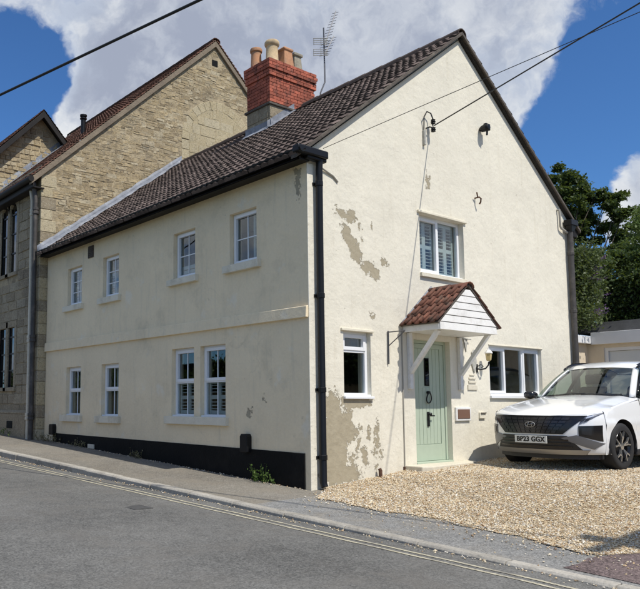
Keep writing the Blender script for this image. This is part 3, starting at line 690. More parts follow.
for r_ in range(nrow):
    z = 6.717+rh*(r_+.5); out = .0
    if r_ in (8, 9): out = .03
    if r_ >= 10: out = .055
    ox0, ox1, oy0, oy1 = CX0-out, CX1+out, CY0-out, CY1+out
    bl_ = .215; jt = .012
    for face in range(4):
        ln = (ox1-ox0) if face in (0, 2) else (oy1-oy0); s = (-.5 if (r_+face) % 2 else 0)*bl_; 
        while s < ln-.02:
            a, b = max(0, s), min(ln, s+bl_)-jt; s += bl_
            if b-a < .04: continue
            c = (a+b)/2; jx = random.gauss(0, .0025)
            if face == 0: brick(ox0+c, oy0+.05+jx, z, b-a, .1, rh-.011)
            elif face == 2: brick(ox0+c, oy1-.05+jx, z, b-a, .1, rh-.011)
            elif face == 1: 
                if a < .1: a = .104
                if b > ln-.1: b = ln-.104
                if b-a > .03: brick(ox0+.05+jx, oy0+(a+b)/2, z, .1, b-a, rh-.011)
            else:
                if a < .1: a = .104
                if b > ln-.1: b = ln-.104
                if b-a > .03: brick(ox1-.05+jx, oy0+(a+b)/2, z, .1, b-a, rh-.011)
m = MB(); m.box(CX0-.03, CX1+.03, CY0-.03, CY1+.03, 7.69, 7.725); m.prism([(CX0+.0,CY0+.0,7.72),(CX1,CY0,7.72),(CX1,CY1,7.72),(CX0,CY1,7.72)], (0,0,.03)); m.build('flaunching', MT['mortar'], ch, bev=.02)
def pot(x, y, mat, prof, n=24, a0=0):
    m = MB(); m.lathe([(r, 7.72+h) for r, h in prof], (x, y, 0), n, a0=a0)
    p = m.build('chimney_pot', MT[mat], ch, smooth=40 if n > 10 else False, bev=0 if n > 10 else .012)
    r = prof[-1][0]; return p
rim = lambda r0, r1, h: [(r0,0),(r0,.03),(r0*.97,.05),(r1,h-.10),(r1,h-.09),(r1+.025,h-.075),(r1+.03,h-.03),(r1+.02,h),(r1-.03,h),(r1-.035,h-.12)]
pot(CX0+.13, CY0+.60, 'potterra', rim(.135, .115, .50))
pot(CX0+.30, CY0+.24, 'potcream', [(.165,0),(.165,.04),(.15,.06),(.135,.40),(.135,.46),(.155,.475),(.172,.51),(.172,.56),(.155,.59),(.145,.60),(.105,.60),(.10,.48)])
pot(CX0+.72, CY0+.26, 'potterra', [(.225,0),(.225,.05),(.175,.44),(.175,.46),(.21,.475),(.21,.52),(.17,.545),(.135,.545),(.13,.4)], 4, PI/4)
pot(CX0+1.12, CY0+.34, 'potgrey', [(.20,0),(.19,.05),(.155,.46),(.155,.48),(.20,.49),(.20,.55),(.16,.57),(.12,.57),(.115,.42)], 4, PI/4)
pot(CX0+1.0, CY0+.60, 'potgrey', rim(.13, .11, .46))
m = MB(); fl = []                                          # lead round the chimney foot
zf = lambda x: RZ0+SLP*x+sagf(.5, x/RX)+.03
m.grid([[(x, CY0-.13, zf(x)+.035), (x, CY0-.017, zf(x)+.06), (x, CY0-.019, zf(x)+.20)] for x in np.linspace(CX0-.1, RX, 8)])
m.grid([[(CX0-.14, y, zf(CX0-.14)+.03), (CX0-.017, y, zf(CX0)+.05), (CX0-.019, y, zf(CX0)+.17)] for y in np.linspace(CY0-.05, CY1+.05, 6)])
m.build('lead_flashing', MT['lead'], ch, solid=.005)
# ---- TV aerial strapped to the chimney
ae = thing('tv_aerial', (4.58, 4.34, 6.9), 'thin metal television aerial with rows of rods beside the brick chimney', 'aerial')
ax, ay = CX1+.10, CY0-.02
def airp(px, py, Y=ay):
    r = ray(px, py); t = (Y-CAM.y)/r.y; return CAM+r*t
pb = [airp(320.5, 103), airp(320.5, 93), airp(325, 82), airp(323.6, 28)]
m = MB(); m.tube(pb, .018, 8); m.build('mast', MT['steel'], ae, smooth=50)
m = MB(); m.bar((CX1+.05, CY0+.1, 7.2), (pb[1].x, ay, 7.2), .03, .03); m.bar((CX1+.05, CY0+.1, 7.0), (pb[1].x, ay, 7.0), .03, .03); m.build('bracket', MT['steel'], ae)
def yagi(a, b, n, w, name, mat='steel'):
    a = Vector(a); b = Vector(b); m = MB(); m.tube([a, b], .011, 6)
    sd = Vector((.55, -.83, .1)).normalized()
    m2 = MB()
    for k in range(n):
        p = a+(b-a)*(k+.3)/n; ww = w*(1-.35*k/n); m2.tube([p-sd*ww, p+sd*ww], .006, 5)
    bo = m.build('boom', MT[mat], ae); m2.build('rods', MT[mat], bo)
yagi(airp(324, 48), airp(336, 11), 13, .11, 'a'); yagi(airp(324, 56), airp(334, 36), 7, .12, 'b')
for py in (42, 53):
    m = MB(); c = airp(321, py)
    for dz in (-.07, -.02, .03, .08): m.tube([c+Vector((-.16,.1,dz)), c+Vector((.12,-.12,dz))], .008, 5)
    for dx in (-.14, .0, .1): m.tube([c+Vector((dx,-dx*.75,-.08)), c+Vector((dx,-dx*.75,.09))], .007, 5)
    m.build('reflector', MT['greyplaque'], ae)
# ---- door and porch canopy
h = GH['door']; m = MB(); d0 = .09
for a, b, c, d in ((h[0],h[0]+.05,h[2]+.06,h[3]),(h[1]-.05,h[1],h[2]+.06,h[3]),(h[0]+.05,h[1]-.05,h[3]-.05,h[3])): pbox(m, PG, a, b, d0, d0+.08, c, d)
m.build('door_frame', MT['door'], house, bev=.004)
du0, du1, dz0, dz1 = h[0]+.055, h[1]-.055, -.93, h[3]-.055
m = MB(); pbox(m, PG, du0, du1, d0+.03, d0+.07, dz0, dz1); door = m.build('front_door', MT['door'], house)
vz = (.30, .76); vu = ((du0+du1)/2-.075, (du0+du1)/2+.045)
npl = 7; pl0, pl1 = du0+.10, du1-.10
for k in range(npl):
    a = pl0+(pl1-pl0)*k/npl; b = pl0+(pl1-pl0)*(k+1)/npl-.007
    if b > vu[0] and a < vu[1]:
        segs = [(dz0+.27, vz[0]-.03), (vz[1]+.03, dz1-.08)]
    else: segs = [(dz0+.27, dz1-.08)]
    for za, zb in segs:
        m = MB(); pbox(m, PG, a, b, d0+.022, d0+.034, za, zb); m.build('plank', MT['door'], door, bev=.003)
for a, b, c, d in ((du0, pl0-.004, dz0, dz1), (pl1+.002, du1, dz0, dz1), (pl0-.004, pl1+.002, dz0, dz0+.265), (pl0-.004, pl1+.002, dz1-.075, dz1)):
    m = MB(); pbox(m, PG, a, b, d0+.014, d0+.04, c, d); m.build('rail', MT['door'], door, bev=.003)
m = MB(); pbox(m, PG, vu[0], vu[1], d0+.018, d0+.036, vz[0], vz[1]); m.build('door_light', MT['plinth'], door)
m = MB(); pbox(m, PG, vu[0]+.02, vu[1]-.02, d0+.014, d0+.018, vz[0]+.02, vz[1]-.02); m.build('door_glass', MT['oldglass'], door)
m = MB(); pbox(m, PG, vu[0]+.01, vu[1]-.01, d0+.010, d0+.02, .44, .455); m.build('glazing_bar', MT['iron'], door)
kc = Vector(((vu[0]+vu[1])/2, d0-.0, .10)); m = MB()
m.tube([kc+Vector((.062*math.sin(a)*(1-.25*math.cos(a)), -.012-.01*math.cos(a), .085*math.cos(a))) for a in [2*PI*k/20 for k in range(21)]], .0105, 8); m.lathe([(.02,-.03),(.026,-.01),(.026,.02)], kc+Vector((0,.0,.09)), 10, 'y'); m.build('knocker', MT['iron'], door, smooth=50)
m = MB(); m.box(kc.x-.028, kc.x+.028, d0+.004, d0+.02, -.37, -.13); m.lathe([(.018,-.05),(.03,-.04),(.03,-.03),(.012,-.02),(.012,.02)], (kc.x, d0, -.17), 12, 'y'); m.box(kc.x-.02, kc.x+.10, d0-.045, d0-.03, -.205, -.185); m.build('door_handle', MT['iron'], door, bev=.004)
m = MB(); pbox(m, PG, h[0]+.002, h[1]-.002, -.012, d0+.08, -.99, -.935); m.build('threshold', MT['door'], house, bev=.004)
m = MB(); m.prism([(1.93,-.005,-1.2),(1.93,-.34,-1.2),(2.10,-.42,-1.2),(3.20,-.30,-1.2),(3.62,-.20,-1.2),(3.68,-.005,-1.2)], (0,0,.242)); m.build('doorstep', MT['paleplaque'], house, bev=.015)
CL, CR, CF, CZ0, CZ1 = 1.985, 3.545, -.695, 1.14, 1.86; CM = (CL+CR)/2
m = MB()                                                    # canopy timber frame
m.box(CL+.01, CR-.01, CF+.03, -.01, CZ0+.005, CZ0+.02); m.box(CL, CL+.04, CF+.02, -.003, CZ0, CZ0+.125); m.box(CR-.04, CR, CF+.02, -.003, CZ0, CZ0+.125)
can = m.build('porch_canopy', MT['whitewood'], house, bev=.004)
for k in range(6):                                          # shiplap boards of the canopy gable
    z0 = CZ0+(.0 if k == 0 else .125+.112*(k-1)); z1 = CZ0+.125+.112*k-.008
    f = lambda z: max(0.012, (1-max(0, (z-CZ0-.11))/(CZ1-CZ0-.11)))*(CR-CL)/2
    a, b = f(z0), f(min(z1, CZ1-.02)); z1 = min(z1, CZ1-.02)
    m = MB(); o_ = .0
    m.prism([(CM-a,CF-.012,z0),(CM+a,CF-.012,z0),(CM+b,CF-.003,z1),(CM-b,CF-.003,z1)], (0,.028,0)); m.build('shiplap_board', MT['whitewood'], can, bev=.003)
for s, xw in ((-1, 2.115), (1, 3.485)):
    m = MB(); m.box(xw-.035, xw+.035, -.06, -.003, .24, CZ0); m.build('wall_post', MT['whitewood'], can, bev=.004)
    m = MB(); m.bar((xw, -.045, .50), (xw, -.58, CZ0+.01), .062, .075, (1,0,0)); m.build('brace', MT['whitewood'], can, bev=.004)
rs = (CZ1-CZ0-.11); hw = (CR-CL)/2+.05; slv = {s: Vector((-s*hw, 0, rs+.06)).normalized() for s in (-1, 1)}
sl_l = Vector((hw, 0, rs+.06)).length
for s in (-1, 1):
    lo = Vector((CM+s*hw, 0, CZ0+.105)); m = MB(); nn = Vector((s*(rs+.06), 0, hw)).normalized()
    top = lo+slv[s]*sl_l
    m.prism([lo+Vector((0,CF-.01,0))-nn*.02, lo+Vector((0,-.003,0))-nn*.02, top+Vector((0,-.003,0))-nn*.02, top+Vector((0,CF-.01,0))-nn*.02], nn*.025); m.build('roof_board', MT['verge'], can)
# one pantile, copied
def pantile_mesh(wd, ln):
    m = MB(); pr = [(0,.010),(.10,.0),(.30,-.004),(.5,.002),(.62,.016),(.74,.036),(.86,.044),(.96,.036),(1.06,.016)]
    rows = []
    for s_, up in ((0,.02),(.5,.012),(1.12,.004)): rows.append([((u-.5)*wd, s_*ln, h*1.15+up) for u, h in pr])
    m.grid(rows); o = m.build('pantile_source', MT['redtile'], None, smooth=True, origin=(0,0,0)); o.modifiers.new('s', 'SOLIDIFY').thickness = .013
    me = bpy.data.meshes.new_from_object(o.evaluated_get(bpy.context.evaluated_depsgraph_get())); me.materials.clear(); me.materials.append(MT['redtile']); bpy.data.objects.remove(o); return me
ncol, nrow_ = 5, 4; PT = pantile_mesh(.70/ncol*1.0, sl_l*.93/nrow_)
for s in (-1, 1):
    nn = Vector((s*(rs+.06), 0, hw)).normalized(); A_ = Vector((0, s, 0)); 
    rot = Matrix((A_, slv[s], nn)).transposed().to_euler()
    for i in range(nrow_):
        for j in range(ncol):
            p = Vector((CM+s*hw, 0, CZ0+.105)) + slv[s]*(i*sl_l*.93/nrow_-.035+random.gauss(0,.006)) + nn*.014 + Vector((0, CF-.03+(j+.5)*.705/ncol, 0))
            o = link('pantile', PT, p, can); o.rotation_euler = rot; o.rotation_euler.rotate_axis('Z', random.gauss(0, .018))
for k in range(2):
    y0, y1 = CF-.045+k*.365, CF-.045+k*.365+.37; m = MB(); rows = []
    for y in (y0, min(y1, -.01)): rows.append([(CM+.115*math.sin(a), y, CZ1-.01+.085*math.cos(a)+(.012 if y == y0 else 0)) for a in [R(q) for q in (-100,-70,-35,0,35,70,100)]])
    m.grid(rows); m.build('ridge_tile', MT['redtile'], can, solid=.016, smooth=True)
m = MB(); m.prism([(CM-hw-.04,-.03,CZ0+.115),(CM-hw-.04,-.004,CZ0+.115),(CM-.04,-.004,CZ1+.08),(CM-.04,-.03,CZ1+.06)], (.035,0,.03)); m.build('lead_flashing', MT['lead'], can)
# ---- fittings on the gable
def fit(m, name, mat, **k): return m.build(name, MT[mat], house, **k)
m = MB(); m.box(3.32,3.75,-.035,.0,-.285,-.055); lb = fit(m, 'letter_box', 'whitewood', bev=.006)
m = MB(); m.box(3.36,3.71,-.043,-.034,-.25,-.09); m.build('flap', MT['brown'], lb, bev=.004)
m = MB(); m.box(4.03,4.21,-.03,0,-.255,-.145); mv = fit(m, 'meter_cover', 'creamtrim', bev=.006); m = MB(); m.box(4.05,4.20,-.05,-.028,-.168,-.148); m.build('hood', MT['verge'], mv)
m = MB(); m.tube([(4.02,-.01,.62),(4.05,-.06,.60),(4.11,-.12,.62),(4.15,-.15,.68),(4.16,-.155,.74)], .013, 8); m.tube([(4.02,-.02,.66),(4.05,-.07,.69),(4.09,-.09,.66),(4.07,-.06,.63)], .008, 6); m.box(4.0,4.04,-.015,0,.55,.70)
la_ = fit(m, 'wall_lamp', 'iron', smooth=50)
lc = (4.16,-.155,0); m = MB(); m.lathe([(.03,.755),(.042,.77),(.056,.88),(.054,.885)], lc, 6); m.build('lantern_glass', MT['lampglass'], la_)
m = MB(); m.lathe([(.068,.885),(.064,.905),(.035,.945),(.016,.955),(.01,.985)], lc, 6); m.build('lantern_cap', MT['whitewood'], la_)
m = MB(); fg = [(3.86,.90),(3.92,.95),(3.99,.93),(4.0,.88),(3.97,.85),(4.0,.76),(3.98,.66),(3.95,.58),(3.93,.54),(3.90,.58),(3.86,.68),(3.84,.76),(3.87,.83)]
m.prism([(x,-.025,z) for x, z in fg], (0,.022,0)); fit(m, 'bird_ornament', 'greyplaque', bev=.006)
m = MB(); m.box(3.72,4.0,-.02,0,.24,.33); m.box(3.75,3.97,-.02,0,.36,.40); m.box(3.76,3.96,-.02,0,.43,.46); m.box(3.79,3.93,-.018,0,.49,.51); fit(m, 'house_plaque', 'paleplaque', bev=.006)
m = MB(); m.prism([(3.62,-.02,1.14),(3.74,-.02,1.12),(3.70,-.02,.90)], (0,.018,0)); m.tube([(3.58,-.01,1.14),(3.80,-.05,1.12)], .012, 6); fit(m, 'canopy_bracket', 'greyplaque')
m = MB(); m.tube([(1.60,-.02,1.14),(1.60,-.02,.62)], .012, 6); m.tube([(1.60,-.02,1.12),(1.60,-.34,1.12)], .010, 6); m.tube([(1.60,-.02,.90),(1.60,-.33,1.11)], .008, 6); fit(m, 'basket_bracket', 'steel')
m = MB(); m.lathe([(.0,-.20),(.055,-.19),(.075,-.15),(.06,-.05),(.03,0)], (4.40,0,5.06), 12, 'y'); m.box(4.36,4.50,-.16,-.10,5.02,5.14); m.tube([(4.42,-.14,5.02),(4.42,-.13,4.92)], .02, 6); fit(m, 'security_light', 'blackplastic', bev=.01)
m = MB(); m.tube([(4.16,0,3.72),(4.16,-.09,3.72),(4.18,-.11,3.69),(4.20,-.09,3.64),(4.19,-.07,3.60)], .014, 8); m.tube([(4.16,-.06,3.72),(4.10,-.08,3.80)], .012, 6); fit(m, 'iron_hook', 'rust', smooth=50)
m = MB(); m.tube([(.14,-.03,3.48),(.25,-.02,3.45),(.42,-.015,3.40),(.52,-.012,3.33)], .014, 6); fit(m, 'cable_end', 'greycable', smooth=50)
ins = Vector((2.83,-.10,4.78)); m = MB(); m.tube([(2.76,0,4.70),(2.76,-.08,4.70),(2.82,-.10,4.70),(2.82,-.10,4.86)], .012, 6)
for z in (4.66, 4.80): m.lathe([(.015,z-.04),(.04,z-.03),(.03,z-.01),(.045,z),(.03,z+.02),(.04,z+.035),(.015,z+.045)], (2.83,-.10,0), 12)
insu = fit(m, 'insulator', 'blackplastic', smooth=50)
m = MB(); m.tube([(2.68,-.015,4.62),(2.65,-.05,4.86),(2.72,-.06,4.97),(2.80,-.08,4.95),(2.84,-.10,4.83)], .011, 6); m.build('drip_loop', MT['cable'], insu, smooth=50)
m = MB(); m.box(2.65,2.70,-.05,0,4.38,4.64); m.build('junction_sleeve', MT['greyplaque'], insu, bev=.006)
m = MB(); m.tube([(1.95,-.012,1.18),(1.945,-.012,-.2),(1.94,-.012,-1.0)], .010, 6); m.build('wall_cable', MT['greycable'], house, smooth=50)
m = MB(); m.box(1.93-.02,1.93+.02,-.03,0,-1.10,-.98); m.build('cable_guard', MT['rust'], house)
m = MB(); m.tube([(1.28,-.07,-1.2),(1.28,-.07,-1.0),(1.27,-.06,-.97)], .028, 8); m.build('drain_stub', MT['rust'], house, smooth=50)
# ------------------------------------------------------------------ stone buildings
def stone_variants(mat, n=8, irr=.07, inset=.10):
    out = []
    for _ in range(n):
        c = [(-.5+random.uniform(-irr,irr)*.6, -.5+random.uniform(-irr,irr)), (.5+random.uniform(-irr,irr)*.6, -.5+random.uniform(-irr,irr)), (.5+random.uniform(-irr,irr)*.6, .5+random.uniform(-irr,irr)), (-.5+random.uniform(-irr,irr)*.6, .5+random.uniform(-irr,irr))]
        v = [(x*.99, .5, z*.99) for x, z in c] + [(x, -.25, z) for x, z in c] + [(x*(1-inset), -.5+random.uniform(-.06,.06), z*(1-inset*1.6)) for x, z in c]
        f = [(a, (a+1)%4, 4+(a+1)%4, 4+a) for a in range(4)] + [(4+a, 4+(a+1)%4, 8+(a+1)%4, 8+a) for a in range(4)] + [(8,9,10,11)]
        m = MB(); m.add(v, f); o = m.build('stone_source', MT[mat], None, origin=(0,0,0)); out.append(o.data); bpy.data.objects.remove(o)
    return out
def place_stones(lst, variants, parent, name, rot, mat, limit=300, depth=.12):
    # lst: (centre, width, height, proud); the largest become parts, the rest one joined part
    lst = sorted(lst, key=lambda q: -q[1]*q[2]); Rz = Matrix.Rotation(rot, 4, 'Z')
    for c, w_, h_, pr in lst[:limit]:
        o = link(name, random.choice(variants), Vector(c), parent); o.rotation_euler = (0, random.gauss(0, .008), rot); o.scale = (w_, depth, h_)
    if len(lst) > limit:
        m = MB()
        for c, w_, h_, pr in lst[limit:]:
            me = random.choice(variants); vs = [Rz @ Vector((v.co.x*w_, v.co.y*depth, v.co.z*h_)) + Vector(c) for v in me.vertices]
            m.add(vs, [tuple(p.vertices) for p in me.polygons], random.random())
        m.build(name+'s_joined', MT[mat], parent, kind='stuff')
SX = -.33; SY = HL+.03; SRX, SRZ, SSL = 5.0, 10.62, .92
def sroof(x): return SRZ-SSL*abs(x-SRX)
hall = thing('stone_hall', (4.5, 10.5, -1.0), 'tall yellow limestone building with steep red tiled gable rising behind the cream house', 'building')
m = MB()
m.add([(SX,SY+.004,-1.5),(2*SRX-SX,SY+.004,-1.5),(2*SRX-SX,SY+.004,sroof(SX)-.1),(SRX,SY+.004,SRZ-.1),(SX,SY+.004,sroof(SX)-.1)], [(0,1,2,3,4)])
m.build('gable_wall', MT['mortar'], hall, recalc=False)
m = MB(); m.add([(SX,17.75,-1.5),(2*SRX-SX,17.75,-1.5),(2*SRX-SX,17.75,sroof(SX)-.1),(SRX,17.75,SRZ-.1),(SX,17.75,sroof(SX)-.1)], [(0,1,2,3,4)]); m.build('rear_wall', MT['mortar'], hall, recalc=False)
arc = (5.18, 7.42); AR = 1.36; AI = 1.10
rub = []; z = 5.0; 
z = -1.0
while z < 10.6:
    h_ = random.uniform(.055, .14) if z > 0 else .2; x = SX+.02+random.uniform(0, .0)
    while x < 10.2:
        w_ = random.uniform(.09, .30)*(1.2 if h_ > .11 else .9); xc, zc_ = x+w_/2, z+h_/2
        vis = zc_ > RZ0+SLP*min(xc, 2*RX-xc)-.35 or xc < HX+.1 or xc > GW+.3
        inarch = (math.hypot(xc-arc[0], zc_-arc[1]) < AR+.05 and zc_ > arc[1]) or (abs(xc-arc[0]) < AR+.02 and zc_ <= arc[1])
        if vis and not inarch and zc_+h_*.5 < min(sroof(xc-w_/2), sroof(xc+w_/2))-.12 and not (abs(xc-SRX) < .28 and abs(zc_-9.93) < .13) and not (xc < SX+.34):
            if random.random() < .2 and h_ > .10:
                for q in (0, 1): rub.append(((xc, SY+random.gauss(.055,.004), z+h_*(.25+.5*q)), w_-.006, h_/2-.006, 0))
            else: rub.append(((xc, SY+random.gauss(.058,.003), zc_), w_-.007, h_-.007, 0))
        x += w_
    z += h_
place_stones(rub, stone_variants('rubble', 14, .20, .04), hall, 'rubble_stone', 0, 'rubble')
VA = stone_variants('ashpale', 6, .03, .05); inf = []
z = 5.9; r_ = 0
while z < arc[1]+AI-.1:                                      # pale blocks filling the old arch
    h_ = .27 if r_ % 2 else .31; x = arc[0]-AI+random.uniform(-.2, 0)
    while x < arc[0]+AI:
        w_ = random.uniform(.30, .62); a, b = max(x, arc[0]-AI), min(x+w_, arc[0]+AI)
        zt = z+h_
        if zt > arc[1]:
            hw_ = math.sqrt(max(0, AI*AI-(zt-arc[1]-.04)**2)); a, b = max(a, arc[0]-hw_), min(b, arc[0]+hw_)
        if b-a > .1: inf.append((((a+b)/2, SY+random.gauss(.052,.003), z+h_/2), b-a-.008, h_-.008, 0))
        x += w_
    z += h_; r_ += 1
for c, w_, h_, _ in inf:
    o = link('infill_block', random.choice(VA), Vector(c), hall); o.scale = (w_, .12, h_)
for k in range(17):                                          # voussoirs of the blocked arch
    a0, a1 = PI*k/17+.003, PI*(k+1)/17-.003; m = MB(); dy = random.gauss(0, .004)
    P4 = [(arc[0]+r*math.cos(a), SY-.006+dy, arc[1]+r*math.sin(a)) for r, a in ((AI,a0),(AR,a0),(AR,a1),(AI,a1))]
    m.prism(P4, (0,.1,0)); m.build('voussoir', MT['ashpale'], hall, bev=.01)
m = MB(); m.prism([(arc[0]+AI*1.02*math.cos(a), SY-.001, arc[1]+AI*1.02*math.sin(a)) for a in [PI*k/24 for k in range(25)]]+[(arc[0]-AI*1.02,SY-.001,5.8),(arc[0]+AI*1.02,SY-.001,5.8)], (0,.03,0)); m.build('arch_backing', MT['ashpale'], hall)
for s in (-1, 1):
    for k in range(5):
        zz = 6.0+k*.28; m = MB(); a, b = arc[0]+s*AI, arc[0]+s*AR; m.box(min(a,b)+.004, max(a,b)-.004, SY-.008, SY+.07, zz+.006, zz+.274); m.build('jamb_stone', MT['ashpale'], hall, bev=.01)
m = MB(); m.box(SRX-.10, SRX+.11, SY-.005, SY+.12, 9.85, 10.03); m.build('wall_vent', MT['plinth'], hall)
# quoins at the street corner
z = -1.15; k = 0
while z < sroof(SX)-.25:
    h_ = .30 if k % 2 else .26; m = MB(); wl = .34 if k % 2 else .24
    m.box(SX-.006, SX+wl+.06, SY-.010, SY+(.26 if k % 2 else .40), z+.006, z+h_-.006); m.build('quoin', MT['ashpale'] if k % 3 else MT['ash'], hall, bev=.012); z += h_; k += 1
# street facade
FH = [(10.80,11.26,3.38,5.22),(10.23,10.72,3.38,5.22),(10.76,11.2,.42,1.95),(10.2,10.66,.42,1.95)]
PF = lambda u, d, z: (SX+d, u, z)
FY1 = 12.4; HY1 = 17.8
m = MB(); wall_sheet(m, lambda u, d, z: (SX+.006+d, u, z), SY, FY1, -1.5, 5.8, FH, .25); m.build('facade', MT['mortar'], hall, recalc=False)
m = MB(); m.box(SX+.42, SX+.5, SY+.3, 13, -1.5, 5.6); m.build('inner_partition', MT['interior'], hall)
fs_ = []; z = -1.2; r_ = 0
while z < 5.6:
    h_ = random.choice((.20,.24,.27)); y = SY+(.27 if r_ % 2 else .41)
    while y < FY1:
        w_ = random.uniform(.28, .62); a, b = y, min(y+w_, FY1); y += w_
        cut = [(a, b)]
        for u0, u1, z0, z1 in FH:
            if z+h_ > z0-.05 and z < z1+.05:
                nc = []
                for p, q in cut:
                    if q <= u0-.13 or p >= u1+.13: nc.append((p, q))
                    else:
                        if p < u0-.16: nc.append((p, u0-.13))
                        if q > u1+.16: nc.append((u1+.13, q))
                cut = nc
        for p, q in cut:
            if q-p > .05: fs_.append(((SX+.05+random.gauss(0,.006), (p+q)/2, z+h_/2), q-p-.012, h_-.012, 0))
    z += h_; r_ += 1
place_stones(fs_, stone_variants('ash', 8, .03, .05), hall, 'ashlar_block', -PI/2, 'ash', 300)
for i, (u0, u1, z0, z1) in enumerate(FH):                    # dressed surrounds, dark leaded panes
    um = (u0+u1)/2; m = MB()
    pbox(m, PF, u0-.125, u0, -.02, .2, z0, z1-(.23 if i < 2 else 0)); pbox(m, PF, u1, u1+.125 if i in (1, 3) else u1+.08, -.018, .2, z0, z1-(.23 if i < 2 else 0))
    pbox(m, PF, u0-.14, u1+.14, -.05, .2, z0-.10, z0)
    if i < 2:
        n = 8; ro = .24; arcp = [(um+ro*math.cos(PI*k/n), z1-.24+ro*math.sin(PI*k/n)) for k in range(n+1)]
        oute = [(u1+.12, z1-.23), (u1+.12, z1+.12), (u0-.12, z1+.12), (u0-.12, z1-.23)]
        pts = oute + arcp[::-1]
        m.prism([PF(u, -.022, z) for u, z in [(u0-.12, z1+.12), (u0-.12, z1-.24)] + arcp[::-1] + [(u1+.10, z1-.24), (u1+.10, z1+.12)]], (.15, 0, 0))
    else: pbox(m, PF, u0-.13, u1+.10, -.02, .2, z1, z1+.16)
    sw = m.build('window_surround', MT['ash'], hall, bev=.01)
    m = MB(); pbox(m, PF, u0, u1, .050, .056, z0, z1); m.build('pane', MT['oldglass'], sw)
    m = MB()
    for q in (.28, .56, .84): pbox(m, PF, u0, u1, .03, .06, z0+(z1-z0)*q-.02, z0+(z1-z0)*q+.02)
    for q in (u0+.02, u1-.02): pbox(m, PF, q-.02, q+.02, .029, .061, z0, z1)
    m.build('casement', MT['iron'], sw)
m = MB(); m.box(SX-.09, SX+.02, SY+.45, FY1, -1.4, -.24); m.prism([(SX-.10,SY+.44,-.24),(SX+.02,SY+.44,-.24),(SX+.02,SY+.44,-.14),(SX-.10,SY+.44,-.20)], (0,FY1-SY-.44,0)); m.build('plinth_course', MT['ash'], hall, bev=.012)
m = MB(); m.box(SX-.10, SX-.085, 10.0, 10.35, -.60, -.42); m.build('cellar_vent', MT['plinth'], hall)
# roof of the hall
m = MB(); ex = SX-.28; ex2 = 2*SRX-ex
for xa in (ex, ex2): m.add([(xa,SY-.02,sroof(xa)),(xa,HY1,sroof(xa)),(SRX,HY1,SRZ),(SRX,SY-.02,SRZ)], [(0,1,2,3)])
hr = m.build('roof', MT['stoneverge'], hall, recalc=False)
c2 = 1/math.sqrt(1+SSL*SSL)
for sgn, xa in ((1, ex), (-1, ex2)):
    t = tile_roof((xa, SY-.06, sroof(xa)), (0,1,0), (sgn*c2,0,SSL*c2), HY1-SY+.05, abs(SRX-xa)/c2, roll=.15, course=.11, amp=.012, lip=.022, samples=3)
    t.build('roof_tiles', MT['halltile'], hr, kind='stuff', recalc=False)
for sgn, xa in ((1, ex), (-1, ex2)):
    m = MB(); a = (xa, sroof(xa)); b = (SRX, SRZ); up, dn = -.02, .20
    m.prism([(a[0],SY-.07,a[1]+up),(b[0],SY-.07,b[1]+up),(b[0],SY-.07,b[1]-dn),(a[0],SY-.07,a[1]-dn)], (0,.16,0)); m.build('verge_coping', MT['stoneverge'], hr, bev=.012)
    m = MB(); nrm = Vector((-SSL*sgn, 0, 1)).normalized(); ts = Vector((c2*sgn,0,SSL*c2))
    Ltot = abs(SRX-xa)/c2; n = int(Ltot/.11)
    for k in range(n):                                      # toothed edge of the verge tiles
        p = Vector((xa, 0, sroof(xa)))+ts*(k*.11); q = p+ts*.12
        m.add([p+Vector((0,SY-.085,0))+nrm*.045, p+Vector((0,SY+.03,0))+nrm*.045, q+Vector((0,SY+.03,0))+nrm*.012, q+Vector((0,SY-.085,0))+nrm*.012,
               p+Vector((0,SY-.085,0))+nrm*.012, q+Vector((0,SY-.085,0))-nrm*.012, p+Vector((0,SY+.03,0))+nrm*.012], [(0,1,2,3),(0,3,5,4),(0,4,6,1)], random.random())
    m.build('verge_tiles', MT['halltile'], hr, kind='stuff')
for k in range(23):
    y0 = SY-.09+k*.41; m = MB(); rows = []
    if y0 > HY1: break
    for y in (y0, y0+.42): rows.append([(SRX+.15*math.sin(a), y, SRZ-.05+.10*math.cos(a)+(.012 if y == y0 else 0)) for a in [R(q) for q in (-110,-70,-35,0,35,70,110)]])
    m.grid(rows); m.build('ridge_tile', MT['halltile'], hr, solid=.02)
m = MB(); vp = (1.85, 10.9); zr = sroof(vp[0]); m.lathe([(.07,zr-.2),(.07,zr+.42),(.10,zr+.43),(.10,zr+.46),(.06,zr+.47),(.06,zr+.50),(.10,zr+.51),(.10,zr+.56),(.05,zr+.58)], (*vp, 0), 12); m.build('flue_pipe', MT['blackplastic'], hr, smooth=40)
m = MB(); ez = sroof(ex)-.02; m.box(ex+.04, ex+.07, SY-.06, FY1, ez-.24, ez-.02); m.box(ex+.05, SX+.05, SY-.06, FY1, ez-.25, ez-.22); m.build('eaves_board', MT['fascia'], hall)
m = MB(); m.tube([(ex-.02, SY-.08, ez-.05), (ex-.02, FY1, ez-.05)], .075, 10); gh = m.build('gutter', MT['fascia'], hall, smooth=50)
for yq, mt_, r_ in ((SY+.10, 'rightpipe', .058), (SY+.30, 'paleplaque', .04)):
    m = MB(); m.tube([(SX-.16, yq, ez-.1), (SX-.10, yq, ez-.5), (SX-.09, yq, 2), (SX-.09, yq, -1.0)], r_, 10); pz = m.build('downpipe', MT[mt_], hall, smooth=50)
    for z in (4.65, 1.55, -.3):
        m = MB(); m.lathe([(r_+.004,z-.08),(r_+.022,z-.07),(r_+.022,z-.02),(r_+.008,z),(r_+.022,z+.03),(r_+.022,z+.08),(r_+.004,z+.09)], (SX-.09, yq, 0), 10); m.build('pipe_collar', MT[mt_], pz)
